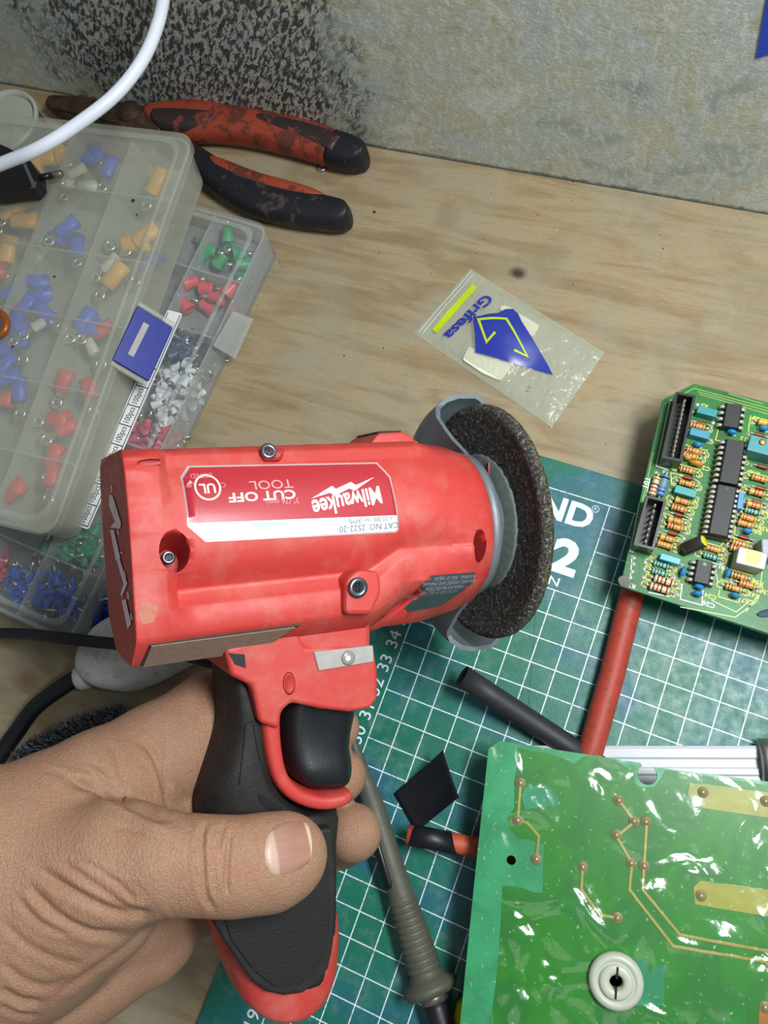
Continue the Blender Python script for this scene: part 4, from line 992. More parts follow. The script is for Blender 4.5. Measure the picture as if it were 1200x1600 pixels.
# grey block with yellow window, grey block at the edge
p = b7(838, 1085, Z1+0.95); mb = MB(); mb.box((p.x, p.y, TB+0.46), (0.98, 0.62, 0.92), Matrix.Rotation(0.05, 3, 'Z')); g = mb.build('relay', mat('grey relay case', '#a9b2ad', 0.3, var=0.06), board, local=True, bevel=0.05)
mb = MB(); mb.box((p.x+0.02, p.y+0.03, TB+0.925), (0.5, 0.46, 0.02)); mb.build('yellow_sticker', mat('yellow green sticker', '#c5cf3a', 0.35), g, local=True)
p = b7(960, 1020, Z1+0.9); mb = MB(); mb.box((p.x+0.1, p.y, TB+0.4), (0.9, 0.7, 0.8), Matrix.Rotation(0.3, 3, 'Z')); mb.build('connector_block', mat('pale grey block', '#8f979d', 0.4, var=0.1), board, local=True, bevel=0.06)
# silkscreen and tracks
def silk(body, x, y, h=0.16, m=YSILK, ang=math.pi):
    p = b7(x, y); mb = MB(); lettering(mb, body, flat_place((p.x, p.y), ang, TB+0.004), h, 1.1, 0.02); mb.build('silkscreen', m, board, local=True)
for t_, x, y in (('R41', 850, 272), ('R13', 800, 395), ('C3', 590, 408), ('R46', 850, 590), ('C1', 505, 750), ('C24', 595, 1308), ('R38', 870, 1228), ('R43', 848, 1300), ('C27', 812, 1338), ('R34', 915, 1285), ('R50', 862, 932), ('R54', 905, 915), ('Q7', 795, 530), ('C2', 570, 565), ('R40', 915, 815), ('R5', 560, 200)): silk(t_, x, y)
silk('C26', 585, 1355, 0.17, WSILK); silk('101', 225, 650, 0.2, WSILK, math.pi/2); silk('RLO', 640, 1130, 0.16, WSILK); silk('RX', 135, 1245, 0.16, WSILK)
def track(pts, w, m, name='track', z=0.0):
    P = [b7(*q) for q in pts]; mb = MB(); mb.strip([(p.x, p.y) for p in P], w, TB-0.01, TB+0.002+z); return mb.build(name, m, board, local=True)
for pts in ([(362, 165), (280, 550), (350, 575)], [(245, 620), (222, 725), (255, 735)], [(182, 770), (128, 1045), (150, 1052)], [(432, 1235), (420, 1325), (545, 1360), (552, 1270)], [(235, 1285), (360, 1310)], [(140, 1070), (130, 1200)]): track(pts, 0.035, WSILK, 'silkscreen')
for pts in ([(455, 610), (365, 590), (370, 660), (430, 670)], [(820, 300), (815, 370), (850, 378)], [(640, 340), (625, 400), (670, 410)], [(650, 1270), (640, 1310), (760, 1345), (770, 1300)], [(700, 1040), (690, 1110)], [(290, 940), (280, 1030)], [(740, 900), (730, 980)], [(800, 800), (790, 880)]): track(pts, 0.03, YSILK, 'silkscreen')
TRK = mat('track under mask', '#8cab4c', 0.35, var=0.1)
for pts in ([(330, 190), (500, 100), (930, 215)], [(520, 118), (930, 232)], [(530, 133), (930, 250)], [(262, 470), (215, 700), (150, 960)], [(420, 1370), (740, 1430), (860, 1340), (880, 1290)], [(600, 1330), (745, 1400), (830, 1330)], [(640, 1230), (620, 1130)], [(700, 130), (900, 190)], [(600, 700), (560, 900)], [(210, 1150), (330, 1190)], [(215, 1100), (240, 1190), (330, 1215)], [(900, 1130), (880, 1290), (800, 1400)]): track(pts, 0.035, TRK)
for x, y in ((150, 1085), (148, 1120), (140, 1165), (130, 1200), (215, 1110), (210, 1150), (205, 1200), (208, 1245), (375, 1150), (385, 1200), (400, 1260), (405, 1300), (690, 1020), (680, 1060), (715, 1225), (870, 1275), (520, 195), (610, 300), (280, 590), (325, 585), (440, 975), (455, 935), (480, 860)):
    p = b7(x, y); mb = MB(); lead_pad(mb, p, 0.085); mb.build('solder_pad', TIN, board, local=True)
p = b7(900, 1395); mb = MB(); mb.ball((p.x+0.2, p.y, TB-0.0), 1, 16, 6, (0.42, 0.14, 0.02), Matrix.Rotation(0.5, 3, 'Z')); mb.build('slot', mat('dark slot', '#123a52', 0.6), board, local=True)
p = b7(88, 1225); mb = MB(); mb.ball((p.x+0.05, p.y+0.05, TB), 1, 14, 6, (0.26, 0.22, 0.02)); mb.build('solder_smear', mat('grimy solder', '#8c8f86', 0.5, 0.5, var=0.5, vs=12, bump=0.05), board, local=True)
mb = MB()
for q in ((0.5, 0.5), (8.3, 0.5), (0.9, top-0.8), (8.3, top-0.5)): mb.lathe([(0.28, -(Z1-0.16-MT if q[1] < 3 else Z1-0.16)), (0.28, 0.0)], (q[0]+(1.0 if q[1] > 3 else 0), q[1], 0), n=16)
mb.build('spacer', mat('grey spacer', '#9a9c98', 0.5), board, local=True)

# ---- board with solder side up
Z2 = 2.6
def c5(x, y, z=Z2): return G(700+x/2.4, 1140+y/2.4, z)
O2, X2 = c5(152, 72), c5(1200, 195)
SF = frame_of(c5(195, 42), X2); SF.translation.z = Z2-0.16; SI = SF.inverted()
sboard = thing('circuit_board', 'green circuit board lying solder side up under glossy lacquer, with white plastic standoff', 'circuit board', mtx=SF)
def s5(x, y): return SI@c5(x, y)
out = [s5(195, 42), s5(720, 122)]
nc = s5(748, 170); k0 = s5(722, 125); k1 = s5(778, 142)
notch = []
a0 = math.atan2(k0.y-nc.y, k0.x-nc.x); a1 = math.atan2(k1.y-nc.y, k1.x-nc.x); rn = 0.33
a0 = math.radians(125); a1 = math.radians(50)+0
for i in range(15):
    q = a0+(2*math.pi-(a0-a1))*i/14; notch.append(Vector((nc.x+rn*math.cos(q), nc.y+rn*math.sin(q))))
R0 = s5(1200, 195); poly = [Vector(s5(195, 42)[:2]), Vector((k0.x, k0.y))]+notch+[Vector((k1.x, k1.y)), Vector(R0[:2]), Vector((R0.x+4.5, R0.y-0.1)), Vector((R0.x+4.0, -14)), Vector((s5(45, 1104).x-0.25, -14)), Vector(s5(45, 1104)[:2]), Vector(s5(100, 560)[:2]), Vector(s5(152, 72)[:2])]
def lacq(name, cols, stops, wet=1.0, rough=0.12):
    s = NT(name); base = s.ramp(s.noise(0.5, 4, 0.55, 0.6), list(zip(stops, cols)))
    base = s.mix(s.ramp(s.noise(5.5, 3, 0.5), [(0.66, 0.0), (0.70, 0.35)]), base, '#b9e0a8')
    s.set(col=base, rough=0.4, spec=0.5, coat=wet); s.b.inputs['Coat Roughness'].default_value = rough; s.b.inputs['Coat IOR'].default_value = 1.5
    h = s.math('ADD', s.math('MULTIPLY', s.noise(0.5, 1.5, 0.45, 0.8), 3.0), s.math('MULTIPLY', s.noise(4, 2, 0.5), 0.05))
    bp = s.n('ShaderNodeBump'); bp.inputs['Distance'].default_value = 0.15*U; s.l(h, bp.inputs['Height']); s.l(bp.outputs[0], s.b.inputs['Coat Normal']); return s.m
mb = MB(); mb.prism(poly, 0, 0.16); brd = mb.build('board', [lacq('bare laminate', ['#23804f', '#2f9560'], [0.4, 0.6], 0.35, 0.25)], sboard, local=True)
m = MB(); q = s5(237, 490); m.loft([[Vector((q.x+0.16*math.cos(a), q.y+0.16*math.sin(a), z)) for a in [2*math.pi*i/18 for i in range(18)]] for z in (-0.2, 0.4)]); carve(brd, [m])
POUR = lacq('copper under green lacquer', ['#146c08', '#1c7a10', '#126b1c', '#1a8024'], [0.3, 0.45, 0.6, 0.75])
cp = [(262, 66), (300, 80), (372, 88), (430, 108), (470, 128), (510, 100), (560, 96), (620, 112), (668, 140), (700, 135)]
nn = [(700, 200), (722, 215), (775, 215), (800, 180), (815, 152)]
cp2 = [(900, 162), (1000, 178), (1200, 208), (1500, 250), (1500, 2100), (150, 2100), (160, 1104), (190, 870), (205, 585), (270, 590), (320, 610), (355, 612), (362, 430), (300, 412), (262, 408), (232, 372), (222, 330), (250, 290), (248, 200), (262, 120)]
def sp(pts): return [Vector(s5(*q)[:2]) for q in pts]
pour = [Vector((max(p.x, s5(45, 1104).x+0.7) if p.y < -13.4 else p.x, max(p.y, -13.4))) for p in sp(cp+nn+cp2)]
mb = MB(); mb.prism(pour, 0.158, 0.172); mb.build('copper_pour', POUR, sboard, local=True)
LITE = lacq('window in the copper', ['#1f7a50', '#298a5e'], [0.4, 0.6], 0.6)
def flat(pts, z0, z1, m, name): mb = MB(); mb.prism(sp(pts), z0, z1); return mb.build(name, m, sboard, local=True)
flat([(692, 875), (712, 862), (745, 865), (750, 905), (762, 912), (772, 885), (815, 885), (808, 1035), (700, 1035), (680, 1010)], 0.17, 0.175, LITE, 'laminate_window')
flat([(290, 215), (370, 205), (415, 250), (418, 285), (360, 290), (290, 300), (275, 250)], 0.17, 0.175, LITE, 'laminate_window')
TAPE = lacq('tinned bar under lacquer', ['#868d22', '#959430', '#7b8a22'], [0.35, 0.5, 0.65], 0.8, 0.15)
flat([(905, 202), (960, 205), (1500, 275), (1500, 375), (1200, 330), (960, 295), (930, 285), (898, 240)], 0.17, 0.195, TAPE, 'bus_bar'); flat([(920, 590), (945, 566), (1500, 640), (1500, 745), (1200, 700), (925, 655)], 0.17, 0.195, TAPE, 'bus_bar')
flat([(1165, 1040), (1200, 1030), (1500, 1060), (1500, 1300), (1160, 1280)], 0.17, 0.195, mat('bare copper bar', '#a9743c', 0.35, 0.5, var=0.2), 'bus_bar')
GLD = lacq('tinned track', ['#8f8436', '#a0954a'], [0.4, 0.6], 0.9, 0.15)
for pts in ([(272, 205), (262, 340), (295, 348), (340, 400), (332, 485)], [(640, 265), (700, 345), (632, 400), (690, 500), (680, 600), (845, 812), (1190, 870), (1215, 900), (1400, 1010)], [(745, 345), (735, 510), (730, 600), (870, 770), (1200, 830), (1500, 870)], [(505, 515), (500, 600), (570, 695), (632, 705)]):
    P = sp(pts); mb = MB(); mb.strip(P, 0.095, 0.17, 0.2); mb.build('track', GLD, sboard, local=True, bevel=0.012)
SOLD = mat('solder', '#aaa178', 0.25, 0.45, var=0.25, vs=8)
for x, y in ((272, 200), (262, 340), (332, 485), (640, 265), (697, 343), (632, 395), (687, 500), (742, 345), (735, 510), (505, 515), (635, 705), (955, 235), (948, 622), (1190, 268), (1188, 1040)):
    p = s5(x, y); mb = MB(); mb.lathe([(0.19, 0), (0.185, 0.025), (0.12, 0.03), (0.1, 0.07), (0.05, 0.12), (0.005, 0.125)], (p.x, p.y, 0.17), n=18); mb.build('solder_joint', SOLD, sboard, local=True)
# white standoff
p = s5(628, 938); mb = MB()
NY = mat('white nylon', '#b6bba9', 0.4, var=0.08, vs=3)
mb.lathe([(0.86, 0.17), (0.88, 0.3), (0.84, 0.44), (0.74, 0.5), (0.62, 0.5), (0.58, 0.42), (0.54, 0.42), (0.54, 0.5), (0.47, 0.55), (0.3, 0.55), (0.22, 0.5), (0.2, 0.1)], (p.x, p.y, 0), n=48, cap=(True, False))
so = mb.build('standoff', NY, sboard, local=True)
mb = MB(); mb.lathe([(0.2, 0.2), (0.01, 0.2)], (p.x, p.y, 0), n=20); mb.box((p.x, p.y+0.3, 0.46), (0.07, 0.35, 0.2)); mb.box((p.x, p.y-0.3, 0.46), (0.07, 0.35, 0.2)); mb.build('bore', mat('dark bore', '#16160f', 0.8), so, local=True)
mb = MB()
for x, y in ((3.0, -1.2), (3.0, -12.5), (12.0, -1.2), (12, -12.5)): mb.lathe([(0.35, MT-(Z2-0.16)), (0.35, 0.0)], (x, y, 0), n=16)
mb.build('leg', NY, sboard, local=True)
# ================================================================== TUBES, BAG, CABLES, PLIERS
def tubemat(name, col, k=0.4):
    s = NT(name); c = hexc(col); base = s.mix(s.noise(1.5, 4), tuple(x*0.85 for x in c[:3])+(1,), tuple(min(1, x*1.12) for x in c[:3])+(1,))
    base = s.mix(s.ramp(s.noise(2.6, 5, 0.7, 0.4), [(0.55, 0.0), (0.63, k)]), base, '#4e3a38'); s.set(col=base, rough=0.5, spec=0.4); s.bump(s.noise(20, 3), 0.01); return s.m
def hollow(name, path, r, wall, m, label, cat, inner=None, n=28):
    t = thing(name, label, cat, path[0]); P = [Vector(p) for p in path]
    mb = MB(); mb.tube(P, r, n, cap=False)
    d0 = (P[1]-P[0]).normalized(); d1 = (P[-1]-P[-2]).normalized()
    mb2 = MB(); mb2.tube(P, r-wall, n, cap=False)
    k = len(mb.v); mb.v += mb2.v; mb.f += [[k+i for i in reversed(f)] for f in mb2.f]; mb.mi += mb2.mi; mb.sm += mb2.sm
    for e in (0, (len(P)-1)*n):
        for i in range(n): j = (i+1) % n; q = [e+i, e+j, k+e+j, k+e+i]; mb.f.append(q if e else q[::-1]); mb.mi.append(0); mb.sm.append(False)
    mb.build('sleeve', m, t); return t
def lay(px, py, r): return G(px, py, MT+r)
a = G(988, 925, MT+0.52); b = G(921, 1180, MT+0.52); d = (b-a)
hollow('heat_shrink_tube', [a-d*0.12, a, a+d*0.5+Vector((0.05, 0, 0)), b, b+d*0.15], 0.47, 0.05, tubemat('red sleeve', '#a9402f', 0.6), 'long red heat-shrink tube running from the component board to the solder-side board', 'tube')
a = G(722, 1056, MT+1.75); b = G(880, 1160, MT+0.45); d = b-a
hollow('heat_shrink_tube', [a, a+d*0.33-Vector((0, 0, 0.12)), a+d*0.7-Vector((0, 0, 0.15)), b, b+Vector((d.x, d.y, 0))*0.35], 0.42, 0.035, tubemat('black sleeve', '#2c2d31', 0.1), 'black heat-shrink tube lying on the mat with its open end facing the tool', 'tube')
a = G(636, 1304, MT+1.1); b = G(745, 1324, MT+0.75); d = b-a
rt = hollow('heat_shrink_tube', [a, a+d*0.5, b, b+d*0.6], 0.36, 0.05, tubemat('orange red sleeve', '#bb5138', 0.2), 'short orange-red tube partly wrapped in black tape, sticking out under the board', 'tube')
# tape wrapped round it (part of the tube)
u = d.normalized(); v = Vector((0, 0, 1)); w = u.cross(v); R_ = []
for i in range(19):
    q = math.radians(-60+i*15); k = i/18; r = 0.375+0.02*k; off = 0.08+0.5*k; R_.append([a+u*(off*0.5+s_*(2.1-0.9*k))+w*r*math.cos(q)+v*r*math.sin(q) for s_ in (0.0, 0.5, 1.0)])
mb = MB(); mb.loft(R_, closed=False, cap=(False, False)); TP = mat('black tape', '#14161d', 0.45, var=0.2, vs=2)
o = mb.build('tape_wrap', TP, rt); sm_ = o.modifiers.new('s', 'SOLIDIFY'); sm_.thickness = 0.02*U
# loose curled scrap of tape
def sheet(mb, fn, nu=14, nv=14): mb.loft([[fn(i/nu, j/nv) for j in range(nv+1)] for i in range(nu+1)], closed=False, cap=(False, False))
ca, cb, cc_, cd_ = G(615, 1240, MT+0.1), G(692, 1172, MT+1.5), G(717, 1246, MT+1.1), G(650, 1300, MT+0.05)
def tp(u_, v_):
    p = (ca*(1-u_)+cb*u_)*(1-v_)+(cd_*(1-u_)+cc_*u_)*v_; p.z = MT+0.06+(p.z-MT)*(0.25+0.75*u_**1.6)+0.15*math.sin(v_*math.pi)*u_; return p
mb = MB(); sheet(mb, tp); o = mb.build('tape_scrap', TP); sm_ = o.modifiers.new('s', 'SOLIDIFY'); sm_.thickness = 0.02*U
tag(o, 'curled scrap of black electrical tape standing up on the green mat', 'tape')
# white strip with a metal end, lying under the board
wp = [G(905, 1165, MT+0.5), G(1188, 1165, MT+0.5)]; SFm = frame_of(wp[0], wp[1]); SFm.translation.z = MT
st = thing('plastic_rail', 'white plastic rail with a metal end cap, lying beside the solder-side board', 'rail', mtx=SFm)
L = (wp[1]-wp[0]).length; prof = [(0, 0), (0, 0.5), (-0.12, 0.56), (-0.42, 0.56), (-0.47, 0.5), (-0.75, 0.5), (-0.8, 0.56), (-1.0, 0.56), (-1.05, 0.5), (-1.5, 0.5), (-1.55, 0)]
mb = MB(); mb.loft([[Vector((x, y, z)) for y, z in prof] for x in (-2.0, L+0.1)], smooth=False); mb.build('rail', mat('white rail plastic', '#c6c8ce', 0.35, var=0.05, vs=2), st, local=True, bevel=0.02)
mb = MB(); R_ = [[Vector((x, -0.52+0.78*k*math.cos(q), 0.5+0.62*k*math.sin(q))) for q in [2*math.pi*i/24 for i in range(24)]] for x, k in ((L-0.1, 0.85), (L-0.02, 1.0), (L+0.25, 1.0), (L+0.4, 0.8), (L+3, 0.8))]
for r_ in R_:
    for p in r_: p.z = max(0.0, p.z)
mb.loft(R_); mb.build('end_cap', mat('dull steel', '#9b9a93', 0.3, 0.85, var=0.2), st, local=True)
# yellow piece under the lower board corner
c = G(712, 1590, MT); mb = MB(); a = G(718, 1560, MT+0.7); b = G(706, 1640, MT+0.7); d = (b-a).normalized()
t = thing('marker_pen', 'yellow plastic pen half hidden beneath the solder-side board', 'pen', (a.x, a.y, MT))
R_ = [(0.01, 0), (0.22, 0.02), (0.33, 0.15), (0.36, 0.4), (0.36, 9)]
mb.lathe(R_, a+Vector((0.25, 0, -0.25)), Vector((d.x, d.y, 0)), 20); mb.build('barrel', mat('yellow plastic', '#d6cf1c', 0.4, var=0.12, vs=3, bump=0.01), t)
mb = MB(); mb.lathe([(0.365, 0.9), (0.375, 0.95), (0.375, 1.1), (0.365, 1.15)], a+Vector((0.25, 0, -0.25)), Vector((d.x, d.y, 0)), 20, cap=(False, False)); mb.build('cap_ring', TP, t)
# ---- soldering iron
a = G(556, 1172, MT+0.75); b = G(690, 1600, MT+0.8); ax = (b-a).normalized(); L = (b-a).length
ir = thing('soldering_iron', 'olive grey soldering iron with ribbed grip and black clip, lying behind the fingers', 'soldering iron', (a.x, a.y, MT))
OL = plastic('olive grey plastic', '#505146', 0.5, 0.12, '#77745f', 0.01, 20)
S_ = lambda t: t*L
pr = [(0.1, -1.6), (0.16, -0.6), (0.2, 0.0), (0.3, S_(0.1)), (0.42, S_(0.22)), (0.44, S_(0.36)), (0.45, S_(0.5)), (0.48, S_(0.55))]
n_r = 11
for k in range(n_r):
    h0 = S_(0.56+0.26*k/n_r); r = 0.50+0.10*k/n_r; pr += [(r, h0), (r+0.03, h0+0.07), (r+0.03, h0+0.17), (r-0.03, h0+0.22)]
pr += [(0.62, S_(0.83)), (0.66, S_(0.845)), (0.98, S_(0.865)), (1.0, S_(0.878)), (0.9, S_(0.895)), (0.5, S_(0.905))]
mb = MB(); mb.lathe(pr, a, ax, 32); mb.build('handle', OL, ir)
for v_ in ir.children[0].data.vertices: pass
mb = MB(); mb.lathe([(0.42, S_(0.895)), (0.47, S_(0.9)), (0.47, S_(0.925)), (0.4, S_(0.93))], a, ax, 24); mb.build('metal_ferrule', mat('scratched collar', '#6d675c', 0.4, 0.6, var=0.4, vs=9), ir)
mb = MB(); mb.lathe([(0.42, S_(0.92)), (0.45, S_(0.95)), (0.42, S_(1.3)), (0.4, S_(1.5))], a, ax, 24); cl_ = mb.build('tail_sleeve', mat('scratched black sleeve', '#15161a', 0.45, var=0.4, vs=6), ir)
sdv = ax.cross(Vector((0, 0, 1))).normalized(); upv = sdv.cross(ax)
mb = MB(); R_ = []
for t_, w_ in ((0.22, 0.06), (0.25, 0.13), (0.35, 0.15), (0.5, 0.14), (0.515, 0.08)):
    rr = 0.46; q0 = 0.55; R_.append([a+ax*S_(t_)+sdv*(rr*math.sin(q))*1.02+upv*(rr*math.cos(q))*1.02 for q in (q0-w_*2.2, q0, q0+w_*2.2)])
R2 = [[p+(p-(a+ax*(p-a).dot(ax))).normalized()*0.08 for p in r_] for r_ in R_]
mb.loft([r_+list(reversed(r2)) for r_, r2 in zip(R_, R2)]); mb.build('clip', mat('black clip', '#101114', 0.35), ir)
# ---- sample bag
def c8(x, y, z=0.0): return G(620+x/3.53, 400+y/3.53, z)
cA, cB, cC, cD = c8(405, 72), c8(1145, 535), c8(855, 945), c8(95, 428)        # top, right, bottom, left
BGF = frame_of(cD, cC); BGI = BGF.inverted()
bag = thing('grip_seal_bag', 'small clear plastic bag printed with a blue kite, lying on the bench', 'bag', mtx=BGF)
def bagp(u_, v_, k=1.0):
    p = (cD*(1-u_)+cC*u_)*(1-v_)+(cA*(1-u_)+cB*u_)*v_; e = max(0.0, min(1, min(u_/0.06, (1-u_)/0.06, v_/0.09, (1-v_)/0.09)))
    bulge = math.exp(-((u_-0.42)/0.25)**2-((v_-0.5)/0.38)**2)*0.42; w_ = mnoise.noise(Vector((u_*5, v_*3.5, 2)))*0.10+mnoise.noise(Vector((u_*13, v_*9, 5)))*0.035
    p.z = 0.03+max(0, (0.10+bulge+w_)*e)*k; return BGI@p
s = NT('clear bag film'); s.set(col='#c9cbb6', rough=0.14, spec=0.6, alpha=0.40); s.bump(s.noise(2.4, 3, 0.5, 0.8), 0.09)
mb = MB(); sheet(mb, lambda u_, v_: bagp(u_, v_), 48, 30); film = mb.build('film', s.m, bag, local=True)
mb = MB(); sheet(mb, lambda u_, v_: bagp(u_, v_, 0.05)-Vector((0, 0, 0.02)), 8, 6); mb.build('back_film', mat('bag back film', '#c3c4ab', 0.35, var=0.06, vs=1.5, alpha=0.6), bag, local=True)
FBV = bvh_of([film])
def onbag(x, y, off):
    p = BGI@c8(x, y, 0.25); r = FBV.ray_cast(Vector((p.x, p.y, 4)), Vector((0, 0, -1))); return Vector((p.x, p.y, (r[0].z if r[0] else 0.2)+off))
def bagpoly(name, pts, m, off=0.012, grid=16):
    "print on the film, cut into a fine grid that follows it"
    P = [BGI@c8(x, y, 0.25) for x, y in pts]; mb = MB(); xs = [p.x for p in P]; ys = [p.y for p in P]; bm = bmesh.new()
    f = bm.faces.new([bm.verts.new((p.x, p.y, 0)) for p in P]); 
    for k in range(1, grid):
        for axis, lo_, hi_ in ((Vector((1, 0, 0)), min(xs), max(xs)), (Vector((0, 1, 0)), min(ys), max(ys))):
            c = lo_+(hi_-lo_)*k/grid; bmesh.ops.bisect_plane(bm, geom=bm.verts[:]+bm.edges[:]+bm.faces[:], plane_co=axis*c, plane_no=axis)
    for v_ in bm.verts: r = FBV.ray_cast(Vector((v_.co.x, v_.co.y, 4)), Vector((0, 0, -1))); v_.co.z = (r[0].z if r[0] else 0.1)+off
    bmesh.ops.recalc_face_normals(bm, faces=bm.faces); bm.verts.index_update(); mb._add([v_.co.copy() for v_ in bm.verts], [[v_.index for v_ in f.verts] for f in bm.faces], True); bm.free()
    return mb.build(name, m, bag, local=True)
BL = mat('blue bag print', '#2b3a9c', 0.28, var=0.2, vs=2.5); YG = mat('yellow green bag print', '#bcd21e', 0.3, var=0.05)
bagpoly('kite_print', [(420, 345), (470, 340), (560, 322), (600, 297), (640, 295), (668, 318), (690, 370), (760, 480), (830, 590), (862, 652), (735, 615), (600, 585), (435, 540), (432, 440)], BL)
def ribbon(pts, w):
    P = [Vector(p) for p in pts]; L_ = []; R_ = []
    for i, p in enumerate(P):
        t = Vector((0, 0))
        if i: t += (p-P[i-1]).normalized()
        if i < len(P)-1: t += (P[i+1]-p).normalized()
        t.normalize(); n_ = Vector((-t.y, t.x)); k = 1/max(0.6, n_.dot(Vector((-(P[min(i+1, len(P)-1)]-P[max(0, min(i, len(P)-2))]).normalized().y, (P[min(i+1, len(P)-1)]-P[max(0, min(i, len(P)-2))]).normalized().x)))) if 0 < i < len(P)-1 else 1
        L_.append(p+n_*w/2*k); R_.append(p-n_*w/2*k)
    return L_, R_
L_, R_ = ribbon([(545, 437), (497, 488), (452, 362), (605, 357), (720, 555), (648, 527)], 14)
for i in range(len(L_)-1): bagpoly('line_print', [L_[i], L_[i+1], R_[i+1], R_[i]], YG, 0.024, 6)
L_, R_ = ribbon([(432, 160), (205, 410)], 34); bagpoly('bar_print', [L_[0], (448, 150), (440, 140), R_[0], R_[1], (190, 415), (198, 430), L_[1]] if 0 else [L_[0], R_[0], R_[1], L_[1]], YG, 0.02, 10)
p0 = BGI@c8(520, 222, 0.2); p1 = BGI@c8(272, 458, 0.2); ang = math.atan2(p1.y-p0.y, p1.x-p0.x); cx, cy_ = (p0.x+p1.x)/2, (p0.y+p1.y)/2
ca_, sa_ = math.cos(ang), math.sin(ang); mb = MB()
def bt(x, y):
    X, Y = cx+x*ca_-y*sa_, cy_+x*sa_+y*ca_; r = FBV.ray_cast(Vector((X, Y, 4)), Vector((0, 0, -1))); return Vector((X, Y, (r[0].z if r[0] else 0.2)+0.02))
lettering(mb, 'Grifesa', bt, 0.52, 1.28, 0.045); mb.build('name_print', BL, bag, local=True)
SEAL = mat('seal ridge', '#d7d9cf', 0.25)
for f in (0.02, 0.045):
    mb = MB(); mb.tube([bagp(f, v_)+Vector((0, 0, 0.012)) for v_ in [0.02+0.96*i/14 for i in range(15)]], 0.02, 5); mb.build('seal_ridge', SEAL, bag, local=True)
PADM = mat('cream foam pad', '#f2f3d8', 0.6, var=0.05)
for nm_, pts, h in (('foam_pad', [(360, 575), (400, 500), (430, 520), (640, 600), (575, 695), (470, 650)], 0.22), ('foam_pad', [(560, 290), (600, 275), (690, 330), (790, 390), (750, 455), (690, 420)], 0.24)):
    mb = MB(); P = [c8(x, y, 0.1) for x, y in pts]; mb.prism(rounded([(p.x, p.y) for p in P], 0.15), 0.03, h)
    o = mb.build(nm_, PADM, None, bevel=0.04); tag(o, 'cream foam pad inside the clear bag, '+('near its lower edge' if pts[0][0] == 360 else 'behind the top of the kite print'), 'pad')
# ---- pliers
RUST = NT('rusty dark steel'); b_ = RUST.ramp(RUST.noise(1.4, 5, 0.65), [(0.3, '#2a211d'), (0.55, '#4a362b'), (0.75, '#6d4c39')]); RUST.set(col=b_, rough=0.6, metal=0.3); RUST.bump(RUST.noise(12, 4), 0.03)
def gripmat(name, a, bcol, thr):
    s = NT(name); base = s.mix(s.ramp(s.noise(1.1, 6, 0.7, 0.3), [(thr, 0.0), (thr+0.06, 1.0)]), a, bcol); base = s.mix(s.ramp(s.noise(5, 5, 0.7), [(0.6, 0.0), (0.68, 0.6)]), base, '#3a2723')
    s.set(col=base, rough=0.48, spec=0.4); s.bump(s.noise(14, 3), 0.015); return s.m
ORG = gripmat('worn orange grip', '#9a412c', '#64342a', 0.50); DRK = gripmat('dark grip insert', '#1d1e24', '#4a3f3a', 0.58); INS = gripmat('worn grip insert', '#34292a', '#7c3d2d', 0.53)
def blade(px_pts, zc, hz, ex=0.8):
    "sweep through traced points (x, y, width in px): an oval section flattened in z"
    C = smooth_path([Vector((x, y, w)) for x, y, w in px_pts], 5); out = []
    W_c = [(G(c.x, c.y, zc), c.z/F_PX*(RC[2]@(np.array(G(c.x, c.y, zc))-CAM))/2) for c in C]
    for i, (p, h) in enumerate(W_c):
        t = (W_c[min(i+1, len(W_c)-1)][0]-W_c[max(i-1, 0)][0]).normalized(); n_ = Vector((-t.y, t.x, 0))
        out.append([p+n_*h*math.copysign(abs(math.cos(q))**ex, math.cos(q))+Vector((0, 0, hz*min(1, h/0.35)*math.copysign(abs(math.sin(q))**ex, math.sin(q)))) for q in [2*math.pi*i_/20 for i_ in range(20)]])
    return out
pl = thing('pliers', 'old pliers with rusty jaws and worn orange and black grips, against the wall foot', 'pliers', G(260, 200, 0))
mb = MB(); mb.loft(blade([(77, 166, 12), (92, 167, 28), (130, 176, 44), (180, 186, 50), (235, 194, 50), (262, 200, 44)], 0.75, 0.6)); mb.build('jaw', RUST.m, pl)
mb = MB(); mb.tube([G(84, 170, 1.28), G(130, 180, 1.38), G(180, 190, 1.38)], 0.03, 5); mb.build('jaw_gap', TRG, pl)
mb = MB(); p = G(212, 190, 0.6); mb.lathe([(0.62, 0), (0.62, 0.78), (0.55, 0.86), (0.01, 0.88)], p, n=24); mb.build('pivot', RUST.m, pl)
mb = MB(); mb.loft(blade([(228, 178, 12), (262, 186, 52), (300, 190, 68), (350, 194, 60), (410, 203, 58), (470, 217, 58), (520, 232, 54), (548, 240, 46)], 0.85, 0.75)); h1_ = mb.build('handle_grip', ORG, pl)
mb = MB(); mb.loft(blade([(520, 233, 56), (545, 240, 52), (562, 245, 42), (572, 248, 20)], 0.85, 0.78)); mb.build('grip_end', DRK, h1_)
mb = MB(); mb.loft(blade([(244, 184, 20), (262, 189, 40), (300, 192, 44), (340, 190, 20), (352, 190, 6)], 1.1, 0.56)); mb.build('grip_insert', INS, h1_)
mb = MB(); mb.loft(blade([(360, 182, 6), (400, 190, 18), (450, 204, 32), (500, 220, 40), (530, 233, 40)], 1.1, 0.56)); mb.build('grip_insert', INS, h1_)
p0, p1 = G(432, 216, 1.72), G(352, 206, 1.72); ang = math.atan2(p1.y-p0.y, p1.x-p0.x); mb = MB(); lettering(mb, 'PROFESSIONAL', flat_place(((p0.x+p1.x)/2, (p0.y+p1.y)/2), ang, 1.64), 0.3, 0.75, 0.0, 0, 1.05); mb.build('moulded_lettering', mat('dark moulded letters', '#5a2a20', 0.6), h1_)
